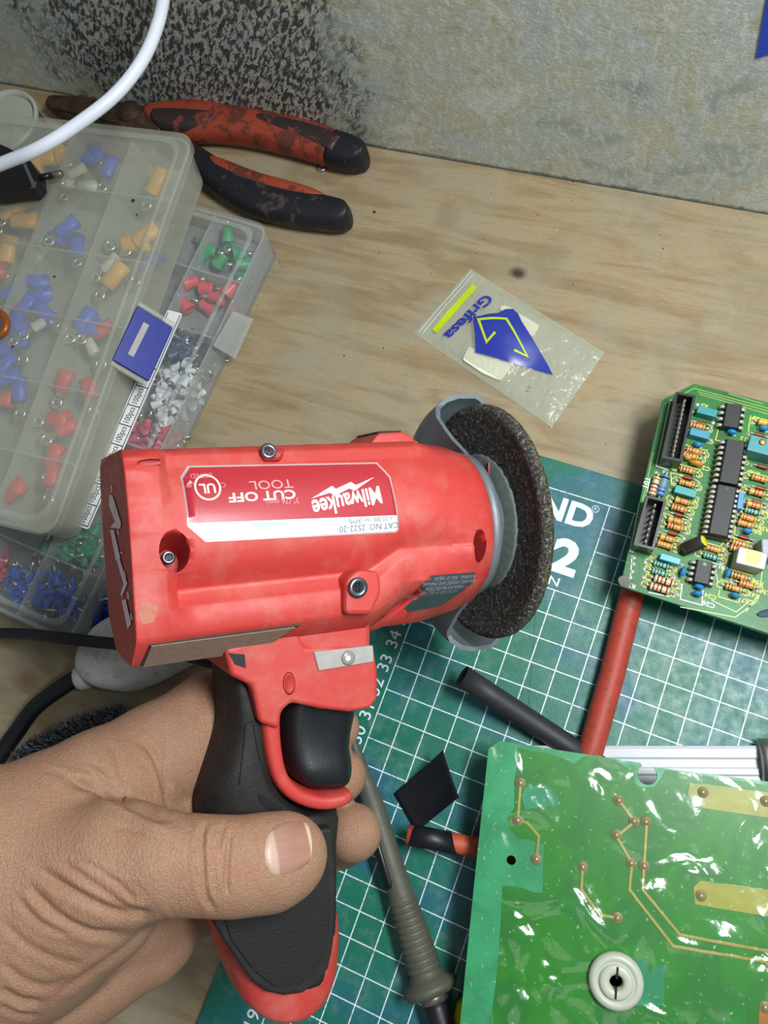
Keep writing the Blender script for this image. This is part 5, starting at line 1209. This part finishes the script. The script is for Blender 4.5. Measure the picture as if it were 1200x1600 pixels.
mb = MB(); mb.loft(blade([(262, 222, 20), (300, 245, 36), (345, 280, 50), (400, 308, 60), (460, 325, 58), (510, 334, 52), (536, 338, 44), (548, 338, 18)], 0.8, 0.72)); h2_ = mb.build('handle_grip', DRK, pl)
mb = MB(); mb.loft(blade([(312, 246, 10), (345, 262, 22), (400, 285, 26), (450, 298, 24), (495, 309, 18), (512, 316, 6)], 1.0, 0.55)); mb.build('grip_insert', ORG, h2_)
# small washer under the grip, nail mark on the wall, flakes
mb = MB(); p = G(503, 262, 0.02); mb.lathe([(0.12, 0.0), (0.27, 0.0), (0.27, 0.08), (0.12, 0.1)], p, n=20, cap=(False, False)); o = mb.build('washer', mat('bright zinc', '#c9d0d8', 0.2, 0.9)); tag(o, 'tiny bright washer on the bench below the upper plier grip', 'washer')
mb = MB(); mb.tube([G(1141, 289, 0.25), G(1155, 291, 0.28), G(1178, 298, 0.12)], [0.03, 0.1, 0.02], 6, flat=0.6); o = mb.build('bark_splinter', mat('dark wood', '#2b211c', 0.8)); tag(o, 'dark splinter lying at the foot of the metal wall', 'splinter')
mb = MB()
rr_ = random.Random(5)
for k in range(46):
    x, y = rr_.uniform(380, 1010), rr_.uniform(260, 700)
    if rr_.random() < 0.3: x, y = rr_.uniform(560, 1190), rr_.uniform(240, 400)
    p = G(x, y, 0.0); s_ = rr_.uniform(0.015, 0.045); mb.ball(p+Vector((0, 0, s_*0.4)), s_, 5, 3, (1, rr_.uniform(0.4, 1.5), 0.5), Matrix.Rotation(rr_.uniform(0, 3), 3, 'Z'))
for x, y in ((585, 331), (827, 605), (824, 611)): mb.ball(G(x, y, 0.05), 0.09, 6, 4, (1, 0.6, 0.5))
tag(mb.build('grit', mat('dark grit', '#2a2521', 0.8)), 'dark grit and dust specks scattered over the bare plywood', 'grit', kind='stuff')
# blue tape corner on the wall
def onwall(px, py, off): return GP(px, py, w0+WN*off, WN)
mb = MB(); P = [onwall(1181, 91, 0.02), onwall(1200, 85, 0.02), onwall(1300, 60, 0.02), onwall(1300, -60, 0.02), onwall(1205, -40, 0.02)]
mb._add(P+[p+WN*0.03 for p in P], [(0, 1, 2, 3, 4), (9, 8, 7, 6, 5)]+[(i, 5+i, 5+(i+1) % 5, (i+1) % 5) for i in range(5)], False); o = recalc(mb.build('blue_tape', mat('blue tape', '#2148c0', 0.45, var=0.06))); tag(o, 'piece of bright blue tape stuck on the metal wall', 'tape')
# ---- cables
CBL = mat('black cable rubber', '#12141b', 0.42, var=0.25, vs=3, bump=0.006)
mb = MB(); pts = [G(-260, 1010, 0.35), G(-80, 992, 0.35), G(20, 990, 1.4), G(90, 996, 2.3), G(150, 1003, 2.5), G(215, 1010, 2.7), G(280, 1022, 2.7), G(335, 1036, 2.4), G(390, 1052, 1.7), G(440, 1075, 0.9), G(480, 1130, 0.3)]
o = mb.tube(smooth_path(pts, 6), 0.24, 14) and mb.build('power_cable', CBL); tag(o, 'thin black cable passing over the white plug and behind the tool', 'cable')
# white plug with its thick lead
PW = NT('grubby white plastic'); b_ = PW.mix(PW.ramp(PW.noise(1.6, 6, 0.7), [(0.5, 0.0), (0.72, 0.7)]), '#cfcfc6', '#8b8a6c'); PW.set(col=b_, rough=0.4, spec=0.5)
wpg = thing('mains_plug', 'grubby white mains plug with a thick black lead, under the tool', 'plug', G(220, 1030, 0))
pb = [(118, 1045), (120, 1022), (135, 995), (158, 972), (200, 952), (260, 940), (330, 945), (350, 975), (322, 1012), (262, 1050), (205, 1076), (170, 1078), (136, 1068)]
P = [G(x, y, 1.5) for x, y in pb]; P = [Vector((p.x, p.y)) for p in smooth_path([Vector((p.x, p.y, 0)) for p in P+[P[0]]], 3)][:-1]
cen = sum(P, Vector((0, 0)))/len(P); mb = MB()
mb.loft([[Vector((cen.x+(p.x-cen.x)*k, cen.y+(p.y-cen.y)*k, z)) for p in P] for z, k in ((0.0, 0.84), (0.15, 0.93), (0.7, 1.0), (1.3, 1.0), (1.7, 0.97), (1.92, 0.9), (2.0, 0.8))]); wb = recalc(mb.build('plug_body', PW.m, wpg))
mb = MB(); q = [G(155, 1032, 2.0), G(205, 1022, 2.0), G(208, 1050, 2.0), G(160, 1062, 2.0)]; mb.prism([(p.x, p.y) for p in q], 1.98, 2.025); mb.build('raised_panel', PW.m, wb, bevel=0.02)
mb = MB(); a = G(128, 1058, 1.0); b = G(112, 1062, 1.0); dd = (b-a).normalized(); mb.lathe([(0.5, -0.3), (0.55, 0.05), (0.48, 0.2), (0.3, 0.28)], a, dd, 24); mb.build('strain_relief', PW.m, wpg)
mb = MB(); mb.tube(smooth_path([G(122, 1058, 1.0), G(95, 1075, 1.0), G(55, 1105, 0.8), G(25, 1145, 0.5), G(0, 1180, 0.4), G(-60, 1270, 0.4), G(-160, 1420, 0.4)], 6), 0.36, 16); mb.build('lead', CBL, wpg)
# white cable in the foreground, high above the bench
mb = MB(); pts = [G(272, -190, 11), G(270, -90, 11), G(257, -10, 11), G(246, 40, 11), G(222, 95, 11), G(180, 148, 11), (G(120, 195, 11)), G(60, 232, 11), G(0, 257, 10.6), G(-80, 290, 10), G(-260, 380, 8.5), G(-420, 520, 4), G(-500, 700, 1.0), G(-520, 900, 0.5)]
mb.tube(smooth_path(pts, 8), 0.235, 16); o = mb.build('white_cable', mat('white cable', '#dfe4ee', 0.35, var=0.03)); tag(o, 'thick white cable curving through the air above the organiser boxes', 'cable')
# ---- fuzzy brush
BRU = NT('dark bristle'); b_ = BRU.ramp(BRU.noise(6, 2), [(0.3, '#191c20'), (0.55, '#4d535b'), (0.75, '#b0b7c0')]); BRU.set(col=b_, rough=0.45)
br = thing('scrubbing_brush', 'fuzzy dark grey bristle brush half hidden behind the wrist', 'brush', G(120, 1180, 0))
mb = MB(); a = G(38, 1192, 0.6); b = G(190, 1126, 0.6); mb.tube([a, (a+b)/2, b], [0.55, 0.6, 0.4], 12, flat=0.7); core = mb.build('brush_core', BRU.m, br)
mb = MB(); r2_ = random.Random(8)
for k in range(3600):
    t = r2_.random(); c = a.lerp(b, t); d = (b-a).normalized(); th_ = r2_.uniform(0, 2*math.pi); n_ = d.cross(Vector((0, 0, 1))).normalized()*math.cos(th_)+Vector((0, 0, 1))*math.sin(th_)
    n_ = (n_+Vector((r2_.gauss(0, .5), r2_.gauss(0, .5), r2_.gauss(0, .4)))).normalized(); l_ = r2_.uniform(0.4, 1.0)*(0.6+0.4*math.sin(t*3.1)); p = c+n_*0.25; s_ = n_.cross(Vector((r2_.random(), r2_.random(), r2_.random()))).normalized()*0.026
    q = p+n_*l_
    if q.z < 0.02: q.z = 0.02
    mid = p.lerp(q, 0.6)+Vector((r2_.gauss(0, .05), r2_.gauss(0, .05), abs(r2_.gauss(0, .05)))); mb._add([p-s_, p+s_, mid+s_, mid-s_, q], [(0, 1, 2, 3), (3, 2, 4)], False)
tag(mb.build('bristles', BRU.m, br), kind='stuff')
# ================================================================== ORGANISER BOXES AND THEIR CONTENTS
def frosted(name, col, alpha, rough=0.3, scuff=0.25):
    s = NT(name); n_ = s.noise(0.8, 4, 0.6)
    base = s.mix(n_, col, '#b3b4a2'); base = s.mix(s.ramp(s.noise(9, 4, 0.6), [(0.70, 0.0), (0.74, scuff*2)]), base, '#5a5a50')
    a = s.math('ADD', s.math('MULTIPLY', s.noise(1.6, 4, 0.6), 0.22), alpha-0.11)
    s.set(col=base, rough=rough, spec=0.5, alpha=a); s.bump(s.noise(5, 3), 0.01); return s.m
FR1 = frosted('frosted lid', '#d9ddd2', 0.37, 0.28); FR1S = frosted('frosted side', '#d6d9cb', 0.38, 0.3); FR2 = frosted('clear lid', '#cfdae6', 0.2, 0.14, 0.1); FR2S = frosted('clear side', '#cbd8e4', 0.38, 0.2, 0.1)
def rect_frame(tr, br, z):
    "frame with origin at the far corner tr; x along the box edge towards br, y to the outer left"
    d = (br-tr); d.z = 0; L = d.length; d.normalize(); n_ = Vector((d.y, -d.x, 0))           # left of the photo
    m = Matrix((d, -n_ if False else Vector((-d.y, d.x, 0)), Vector((0, 0, 1)))).transposed().to_4x4(); m.translation = Vector((tr.x, tr.y, z)); return m, L
def rr(x0, y0, x1, y1, r, k=6): return rounded([(x0, y0), (x1, y0), (x1, y1), (x0, y1)], r, k)
def walls(mb, poly, poly2, z0, z1, t=0.12, lip=None):
    "open shell: outer poly at z0 to poly2 at z1, thickness t"
    A = [Vector((p.x, p.y, z0)) for p in poly]; B = [Vector((p.x, p.y, z1)) for p in poly2]; c = sum(B, Vector())/len(B)
    def ins(P, z):
        out = []
        n = len(P)
        for i in range(n):
            e = (P[(i+1) % n]-P[i-1]); e.z = 0; e.normalize(); nn_ = Vector((-e.y, e.x, 0))
            if nn_.dot(c-P[i]) < 0: nn_ = -nn_
            out.append(Vector((P[i].x, P[i].y, z))+nn_*t)
        return out
    mb.loft([A, B, ins(B, z1), ins(A, z0+t)], cap=(True, True))
def organiser(label, cat_name, tr, br, W, z0, H, lidm, sidem, draft, rows, cols, r, lid_raise, name='organiser_box'):
    F, L = rect_frame(tr, br, z0); sgn = -1
    # photo-left is either +y or -y of the frame
    left = (F.inverted().to_3x3()@(G(0, 600, z0)-G(400, 600, z0))).y; s_ = 1 if left > 0 else -1
    t = thing(name, label, 'storage box', mtx=F)
    def q(x0, y0, x1, y1, r_): 
        P = rr(x0, y0, x1, y1, r_) if s_ > 0 else rr(x0, -y1, x1, -y0, r_); return P
    base = q(draft, draft, L-draft, W-draft, r); top = q(0, 0, L, W, r)
    mb = MB(); walls(mb, base, q(draft*0.3, draft*0.3, L-draft*0.3, W-draft*0.3, r), 0.0, H-0.3); b = recalc(mb.build('tray', sidem, t, local=True)); b.data.set_sharp_from_angle(angle=0.6)
    # divider walls inside the tray
    for i in range(1, cols):
        y = W*i/cols; mb = MB(); mb.box((L/2, s_*y, H*0.45), (L-2*draft-0.2, 0.09, H*0.8)); mb.build('divider', sidem, b, local=True)
    for j in range(1, rows):
        x = L*j/rows; mb = MB(); mb.box((x, s_*W/2, H*0.42), (0.09, W-2*draft-0.2, H*0.74)); mb.build('divider', sidem, b, local=True)
    # lid: sloped shoulder, raised field
    R0, R1, R2 = q(-0.04, -0.04, L+0.04, W+0.04, r+0.05), q(0.18, 0.18, L-0.18, W-0.18, r), q(0.45, 0.45, L-0.45, W-0.45, r*0.8)
    mb = MB(); mb.loft([[Vector((p.x, p.y, z)) for p in P] for P, z in ((R0, H-0.5), (R0, H-0.12), (R1, H), (R2, H), (q(0.5, 0.5, L-0.5, W-0.5, r*0.8), H-0.06))], cap=(False, True), smooth=True)
    lid = mb.build('lid', lidm, t, local=True); lid.data.set_sharp_from_angle(angle=0.5)
    mb = MB(); mb.loft([[Vector((p.x, p.y, z)) for p in P] for P, z in ((q(0.38, 0.38, L-0.38, W-0.38, r), H+0.005), (q(0.5, 0.5, L-0.5, W-0.5, r), H+0.06), (q(0.6, 0.6, L-0.6, W-0.6, r), H+0.005))], cap=(False, False)); mb.build('lid_ridge', sidem, lid, local=True)
    return t, F, L, s_, b, lid, q
# lower box
zL = 2.05; trL, brL = G(418, 350, zL), G(103, 1003, zL)
low_t, LF, LL, sL, low_b, low_lid, ql = organiser('lower clear organiser box with small coloured ferrules and a white printed strip', 'box', trL, brL, 11.5, 0.0, zL, FR2, FR2S, 0.02, 7, 4, 0.7, 0.05)
zU0, zU = 2.12, 4.55; trU, brU = G(303, 208, zU), G(78, 838, zU)
up_t, UF, UL, sU, up_b, up_lid, qu = organiser('upper frosted organiser box with a blue latch, stacked on the clear one', 'box', trU, brU, 12.5, zU0, zU-zU0, FR1, FR1S, 0.28, 6, 4, 0.9, 0.05)
# blue latch on the upper box, sloping down its side
def slab(mb, q4, t):
    P = [Vector(p) for p in q4]; n_ = (P[1]-P[0]).cross(P[3]-P[0]).normalized()
    if n_.z < 0: n_ = -n_
    mb._add(P+[p-n_*t for p in P], [(0, 1, 2, 3), (7, 6, 5, 4), (0, 4, 5, 1), (1, 5, 6, 2), (2, 6, 7, 3), (3, 7, 4, 0)], False); return n_
BLU = mat('blue latch plastic', '#20308f', 0.32, var=0.12, vs=2)
LQ = [G(215, 478, zU+0.05), G(271, 512, 3.4), G(233, 596, 3.4), G(176, 562, zU+0.05)]
latch = MB(); slab(latch, LQ, 0.18); latch = recalc(latch.build('latch', BLU, up_t, bevel=0.05))
c = (LQ[0]+LQ[1]+LQ[2]+LQ[3])/4; n_ = (LQ[1]-LQ[0]).cross(LQ[3]-LQ[0]).normalized(); n_ = n_ if n_.z > 0 else -n_
sa, sb_ = G(228, 506, 4.12), G(203, 556, 4.12)
def onpl(p): return p-n_*((p-LQ[0]).dot(n_))
sa, sb_ = onpl(sa), onpl(sb_); dl = (sb_-sa).normalized(); dw = n_.cross(dl)
mb = MB(); slab(mb, [sa+dw*0.13+n_*0.02, sb_+dw*0.13+n_*0.02, sb_-dw*0.13+n_*0.02, sa-dw*0.13+n_*0.02], 0.03); mb.build('latch_slot', mat('slot showing pale edge', '#a7a6a0', 0.5), latch)
mb = MB(); dx = (LQ[3]-LQ[0]).normalized()
for e in (0, 1):
    p = LQ[0] if e == 0 else LQ[3]; p2 = LQ[1] if e == 0 else LQ[2]; s_ = -1 if e == 0 else 1
    mb = MB(); slab(mb, [p+dx*s_*0.05, p+dx*s_*0.22, p2+dx*s_*0.22, p2+dx*s_*0.05], 0.25); recalc(mb.build('latch_bracket', FR1S, up_t))

# clip on the side of the lower box
mb = MB(); q4 = [G(366, 486, zL+0.04), G(397, 498, 0.9), G(368, 561, 0.9), G(334, 541, zL+0.04)]; slab(mb, q4, 0.12); recalc(mb.build('side_clip', FR2S, low_t, bevel=0.03))
# printed strip of the lower box
zS = zL+0.08
pA, pB = G(262, 487, zS), G(283, 494, zS); pC, pD = G(139, 824, zS), G(117, 817, zS)
SFm = frame_of((pC+pD)/2, (pA+pB)/2); SFm.translation.z = zS
cdl = ((pA+pB)/2-(pC+pD)/2).length; WC = 0.62
card = thing('printed_strip', 'long white card strip printed 100pcs six times, on the lower clear box', 'label', mtx=SFm)
mb = MB(); mb.prism(rounded([(-0.1, -WC/2-0.08), (cdl+0.1, -WC/2-0.08), (cdl+0.1, WC/2+0.08), (-0.1, WC/2+0.08)], 0.12), 0, 0.03); mb.build('card', mat('white card', '#eceeee', 0.4, var=0.02), card, local=True)
mb = MB(); BLKI = mat('black ink', '#16181c', 0.5)
for s_ in (-1, 1): mb.box((cdl/2, s_*(WC/2-0.0), 0.032), (cdl, 0.035, 0.006))
nC = 8; step = 0.94
for k in range(nC+1): mb.box((0.02+k*step, 0, 0.032), (0.045, WC, 0.006))
mb.build('frame_line', BLKI, card, local=True)
for k in range(nC):
    mb = MB(); lettering(mb, '100pcs', flat_place((0.02+(k+0.5)*step, 0), 0, 0.036), 0.3, 0.68, 0.004); mb.build('printed_text', BLKI, card, local=True)
# ---- contents
def rot_frame(p, yaw, pitch, roll=0.0):
    m = (Matrix.Rotation(yaw, 4, 'Z')@Matrix.Rotation(pitch, 4, 'Y')@Matrix.Rotation(roll, 4, 'X')); m.translation = Vector(p); return m
PINM = mat('tinned ferrule', '#cfcdbd', 0.25, 0.85, var=0.1)
def ferrule(col, name, label, r, Ls, Lp, flare=1.35, group=None):
    "plastic collar with a bore and a metal tube, axis along x"
    t = thing(name, label, 'ferrule', mtx=Matrix.Translation((0, 0, -50)), group=group)
    mb = MB(); prof = [(r*0.75, 0), (r, Ls*0.12), (r, Ls*0.5), (r*flare, Ls*0.95), (r*flare, Ls), (r*flare*0.82, Ls), (r*0.8, Ls*0.5), (r*0.72, Ls*0.15), (0.01, Ls*0.12)]
    mb.lathe(prof, (-Ls/2, 0, 0), (1, 0, 0), 14, cap=(False, True)); mb.build('collar', mat('collar '+col, col, 0.38, var=0.06, sss=0.0), t, local=True)
    mb = MB(); mb.cyl((-Ls/2-Lp, 0, 0), (-Ls/2+0.02, 0, 0), r*0.42, n=8); mb.build('metal_tube', PINM, t, local=True); return t
def scatter(proto, region, n, z0, z1, seed, label, group, used):
    "n copies inside a traced quad (photo px at height z)"
    r_ = random.Random(seed); A, B, C_, D = [Vector((p.x, p.y, 0)) for p in region]; pts = []
    for k in range(n):
        best = None
        for tr in range(14):
            u, v = r_.uniform(0.05, 0.95), r_.uniform(0.05, 0.95); p = (A*(1-u)+B*u)*(1-v)+(D*(1-u)+C_*u)*v; d = min([(p-q).length for q in pts[-60:]] or [9])
            if best is None or d > best[0]: best = (d, p)
        p = best[1]; pts.append(p); z = z0+(z1-z0)*(k/max(1, n-1))
        M = rot_frame((p.x, p.y, z), r_.uniform(0, 6.28), r_.uniform(-0.55, 0.55))
        if k == 0 and proto.name not in used:
            used.add(proto.name); proto['label'] = label; proto['group'] = group; m = M.copy(); m.translation = m.translation*U; proto.matrix_world = m
        else: dup(proto, M, label, group)
used = set()
def reg(pts, z=0.8): return [G(x, y, z) for x, y in pts]
f_blue = ferrule('#1d55c8', 'ferrule', 'blue ferrule', 0.15, 0.5, 0.5)
scatter(f_blue, reg([(10, 880), (112, 905), (125, 965), (15, 935)]), 66, 0.25, 1.25, 1, 'small bright blue ferrule in the near corner cell of the clear box', 'blue ferrules in the near corner', used)
f_dblue = ferrule('#14309c', 'ferrule', 'dark blue ferrule', 0.15, 0.5, 0.5)
scatter(f_dblue, reg([(140, 930), (185, 900), (190, 950), (140, 985)], 0.4), 16, 0.2, 0.7, 2, 'deep blue ferrule at the near side of the clear box under the tool', 'deep blue ferrules by the tool', used)
f_teal = ferrule('#12966a', 'ferrule', 'green ferrule', 0.16, 0.55, 0.5)
scatter(f_teal, reg([(50, 850), (160, 810), (155, 885), (75, 870)]), 44, 0.3, 1.2, 3, 'small teal green ferrule in the clear box next to the white strip', 'green ferrules beside the strip', used)
f_mag = ferrule('#c8305a', 'ferrule', 'crimson ferrule', 0.16, 0.5, 0.5)
scatter(f_mag, reg([(-60, 855), (12, 850), (8, 925), (-70, 900)]), 22, 0.3, 1.2, 4, 'crimson ferrule in the clear box at the frame edge', 'crimson ferrules at the edge', used)
f_pink = ferrule('#c93a5c', 'ferrule', 'pink ferrule', 0.17, 0.5, 0.4)
scatter(f_pink, reg([(215, 655), (275, 665), (262, 715), (190, 712)]), 26, 0.3, 1.2, 5, 'pink red ferrule beside the white ones, above the tool', 'pink red ferrules above the tool', used)
f_red2 = ferrule('#cf4a34', 'ferrule', 'orange red ferrule', 0.17, 0.5, 0.4)
scatter(f_red2, reg([(255, 668), (284, 676), (272, 705), (245, 700)], 0.5), 8, 0.2, 0.8, 6, 'orange red ferrule at the side of the clear box, just above the tool', 'orange red ferrules above the tool', used)
f_white = ferrule('#d9dcde', 'ferrule', 'white ferrule', 0.15, 0.5, 0.35)
scatter(f_white, reg([(245, 585), (300, 562), (318, 612), (240, 690)]), 70, 0.25, 1.3, 7, 'small white ferrule in the clear box near its side clip', 'white ferrules by the side clip', used)
f_navy = ferrule('#2a3e66', 'ferrule', 'navy ferrule', 0.16, 0.5, 0.5)
scatter(f_navy, reg([(268, 515), (322, 530), (305, 575), (255, 560)]), 26, 0.3, 1.2, 8, 'navy ferrule in the clear box right of the blue latch', 'navy ferrules beside the latch', used)
f_blk = ferrule('#1f2021', 'ferrule', 'black ferrule', 0.15, 0.5, 0.6)
scatter(f_blk, reg([(316, 545), (338, 550), (316, 598), (300, 588)], 0.6), 26, 0.2, 1.1, 9, 'black ferrule behind the transparent side clip', 'black ferrules at the clip', used)
f_gr = ferrule('#239a5a', 'ferrule', 'green cap ferrule', 0.24, 0.7, 0.4, 1.5)
scatter(f_gr, reg([(300, 368), (375, 372), (392, 408), (312, 412)]), 7, 0.5, 1.2, 10, 'large green flared ferrule in the far corner cell of the clear box', 'large green ferrules', used)
scatter(f_gr, reg([(380, 416), (394, 418), (384, 446), (374, 442)], 0.5), 3, 0.35, 0.8, 11, 'large green flared ferrule seen through the side wall', 'large green ferrules at the side', used)
f_rd = ferrule('#d84650', 'ferrule', 'red cap ferrule', 0.26, 0.7, 0.4, 1.5)
scatter(f_rd, reg([(278, 440), (375, 455), (362, 500), (275, 480)]), 8, 0.5, 1.2, 12, 'large coral red flared ferrule in the clear box beside the green ones', 'large red ferrules', used)
def terminal(col, lab, grp, spots, L=1.0, r=0.3, where=None):
    proto = None; base_lab = lab
    for k, (x, y, z, yaw) in enumerate(spots):
        if where: lab = base_lab+', '+where[k]
        p = G(x, y, z); M = rot_frame((p.x, p.y, z), yaw, 0.12*((k*37) % 5-2))
        if proto is None:
            t = thing('crimp_terminal', lab, 'crimp terminal', mtx=M, group=grp); proto = t
            mb = MB(); mb.loft([[Vector((x_, r*w*math.cos(q), r*0.75*w*math.sin(q))) for q in [2*math.pi*i/16 for i in range(16)]] for x_, w in ((-L/2, 0.8), (-L/2+0.06, 1.0), (0.1, 0.92), (L/2, 1.15), (L/2, 0.95), (0.1, 0.7))]); mb.build('insulation', mat('insulation '+col, col, 0.4, var=0.08), t, local=True)
            mb = MB(); mb.box((-L/2-0.12, 0, 0), (0.3, r*0.7, 0.06)); mb.lathe([(0.13, -0.03), (0.3, -0.03), (0.3, 0.03), (0.13, 0.03), (0.13, -0.03)], (-L/2-0.5, 0, 0), n=18, cap=(False, False)); mb.build('ring_tongue', PINM, t, local=True)
        else: dup(proto, M, lab, grp)
zc = 3.95
terminal('#e0a83c', 'yellow crimp terminal under the frosted lid', 'yellow terminals in the upper box', [(246, 285, 3.72, 1.35), (228, 368, 3.72, 1.0), (212, 380, 3.6, 0.5), (180, 430, 3.72, 1.2), (72, 248, 3.6, 0.6), (55, 262, 3.7, 2.0), (20, 330, 3.6, 1.3), (40, 345, 3.6, 0.4), (12, 392, 3.6, 1.8), (90, 235, 3.6, 2.6), (-20, 360, 3.6, 0.2)], 1.25, 0.42, ['alone near the far right corner', 'upper of the pair above the latch', 'lower of the pair above the latch', 'beside the cream terminal above the latch', 'just behind the metal pin of the black plug', 'under the sleeve of the black plug pin', 'upper one below the black plug', 'lower one below the black plug', 'above the copper hook', 'between the white cable and the plug pin', 'cut by the picture edge below the black plug'])
terminal('#2f56cf', 'blue insulated crimp terminal seen through the frosted lid', 'blue terminals in the upper box', [(60, 462, 3.72, 0.3), (40, 478, 3.7, 1.2), (25, 505, 3.72, 2.1), (70, 490, 3.6, 2.8), (12, 540, 3.6, 0.9), (35, 525, 3.5, 1.9), (105, 355, 3.6, 1.0), (120, 385, 3.6, 2.2), (88, 372, 3.3, 0.2), (132, 500, 3.6, 1.4), (140, 515, 3.5, 0.4), (236, 412, 3.0, 1.2), (12, 590, 3.6, 0.7), (30, 610, 3.3, 2.0), (8, 570, 3.3, 1.5), (135, 250, 3.0, 0.5), (170, 262, 3.0, 1.7), (150, 240, 2.9, 2.5), (55, 440, 3.4, 0.1), (20, 455, 3.3, 1.0)], 1.1, 0.36)
terminal('#d9403c', 'red crimp terminal under the frosted lid', 'red terminals in the upper box', [(100, 596, 3.72, 1.5), (92, 655, 3.72, 0.4), (105, 668, 3.6, 1.0), (85, 712, 3.72, 1.6), (82, 745, 3.6, 1.9), (22, 768, 3.72, 0.9), (140, 610, 3.4, 2.2), (160, 515, 3.4, 0.9), (-5, 430, 3.6, 1.1), (5, 625, 3.3, 0.4)], 0.95, 0.36, ['topmost of the red row', 'second from the top of the red row', 'tucked beside the second of the red row', 'third down the red row', 'lowest of the red row', 'alone in the near left cell', 'deep below the blue latch', 'deep beside the blue latch', 'at the picture edge above the hook', 'at the picture edge below the blue ones'])
terminal('#c9cbb4', 'cream crimp terminal under the frosted lid', 'cream terminals in the upper box', [(172, 412, 3.72, 0.9), (120, 268, 3.7, 0.8), (108, 285, 3.5, 1.9), (135, 290, 3.4, 0.1), (65, 505, 3.6, 1.0), (142, 540, 3.3, 2.4), (60, 400, 3.2, 1.4)], 0.9, 0.26, ['beside the yellow pair above the latch', 'next to the metal pin of the plug', 'second from the plug pin', 'third from the plug pin', 'among the blue ones near the hook', 'deep beside the blue latch', 'deep above the copper hook'])
# ---- round tub behind the boxes
tb = thing('round_tub', 'round frosted white plastic tub with a rolled rim, behind the upper box', 'tub', G(2, 205, 0)); cTb = G(4, 186, 4.0); mb = MB()
mb.lathe([(1.45, 0.0), (1.52, 0.05), (1.62, 3.7), (1.75, 3.75), (1.78, 3.9), (1.72, 4.0), (1.62, 4.0), (1.52, 3.7), (1.42, 0.15), (0.01, 0.12)], (cTb.x, cTb.y, 0.0), n=56); tubb = mb.build('tub_body', frosted('tub plastic', '#d0d6cf', 0.72, 0.35), tb)
mb = MB(); mb.lathe([(1.5, 3.78), (1.2, 3.82), (0.01, 3.8)], (cTb.x, cTb.y, 0.0), n=48, cap=(False, False)); mb.build('lid_disc', frosted('tub lid', '#b9c2b6', 0.8, 0.4), tb)
# ---- black plug with a metal pin resting on the upper box
zP = zU+0.55
bp_ = thing('adapter_plug', 'black two-pin plug with a metal pin, lying on the frosted box lid', 'plug', G(30, 275, zU))
mb = MB(); P = [G(x, y, zP) for x, y in ((-60, 215), (-8, 226), (20, 238), (52, 256), (64, 274), (66, 292), (56, 304), (30, 306), (0, 310), (-60, 312))]
mb.prism([(p.x, p.y) for p in P], zU+0.07, zU+0.95); mb.build('plug_body', SHR, bp_, bevel=0.12, seg=3)
mb = MB(); q = [G(x, y, zU+1.0) for x, y in ((32, 248), (38, 251), (55, 288), (50, 292))]; mb.prism([(p.x, p.y) for p in q], zU+0.9, zU+0.965); mb.build('moulded_line', mat('scuffed black edge', '#5b5e63', 0.5), bp_)
a = G(60, 278, zU+0.5); b = G(98, 271, zU+0.5); d = b-a; mb = MB(); mb.cyl(a, a+d*0.5, 0.15, n=14); mb.build('pin_sleeve', SHR, bp_)
mb = MB(); mb.lathe([(0.17, 0), (0.17, d.length*0.46), (0.12, d.length*0.5), (0.01, d.length*0.5)], a+d*0.5, d, 18); mb.build('metal_pin', mat('nickel pin', '#a9a591', 0.28, 0.9), bp_)
# ---- copper elbow at the frame edge
mb = MB(); pts = [G(-22, 480, zU+0.35), G(-2, 488, zU+0.35), G(9, 500, zU+0.35), G(8, 516, zU+0.35), G(-8, 528, zU+0.3)]; mb.tube(smooth_path(pts, 5), 0.17, 12); o = mb.build('copper_hook', mat('orange brown copper', '#a4572a', 0.35, 0.3, var=0.2)); tag(o, 'small orange brown hook lying on the frosted lid at the picture edge', 'hook')
o['label'] = 'small orange brown copper hook resting on the frosted organiser lid'
# screw lying on the frosted lid
mb = MB(); mb.ball(G(208, 313, zU+0.08), 0.09, 8, 5, (1, 0.8, 0.5)); mb.ball(G(85, 432, zU+0.06), 0.05, 6, 4); mb.ball(G(20, 541, zU+0.06), 0.05, 6, 4); mb.ball(G(214, 335, zU+0.06), 0.04, 6, 4); tag(mb.build('black_crumb', TRG), 'black crumbs of dirt lying on the frosted lid of the upper box', 'crumbs', kind='stuff')
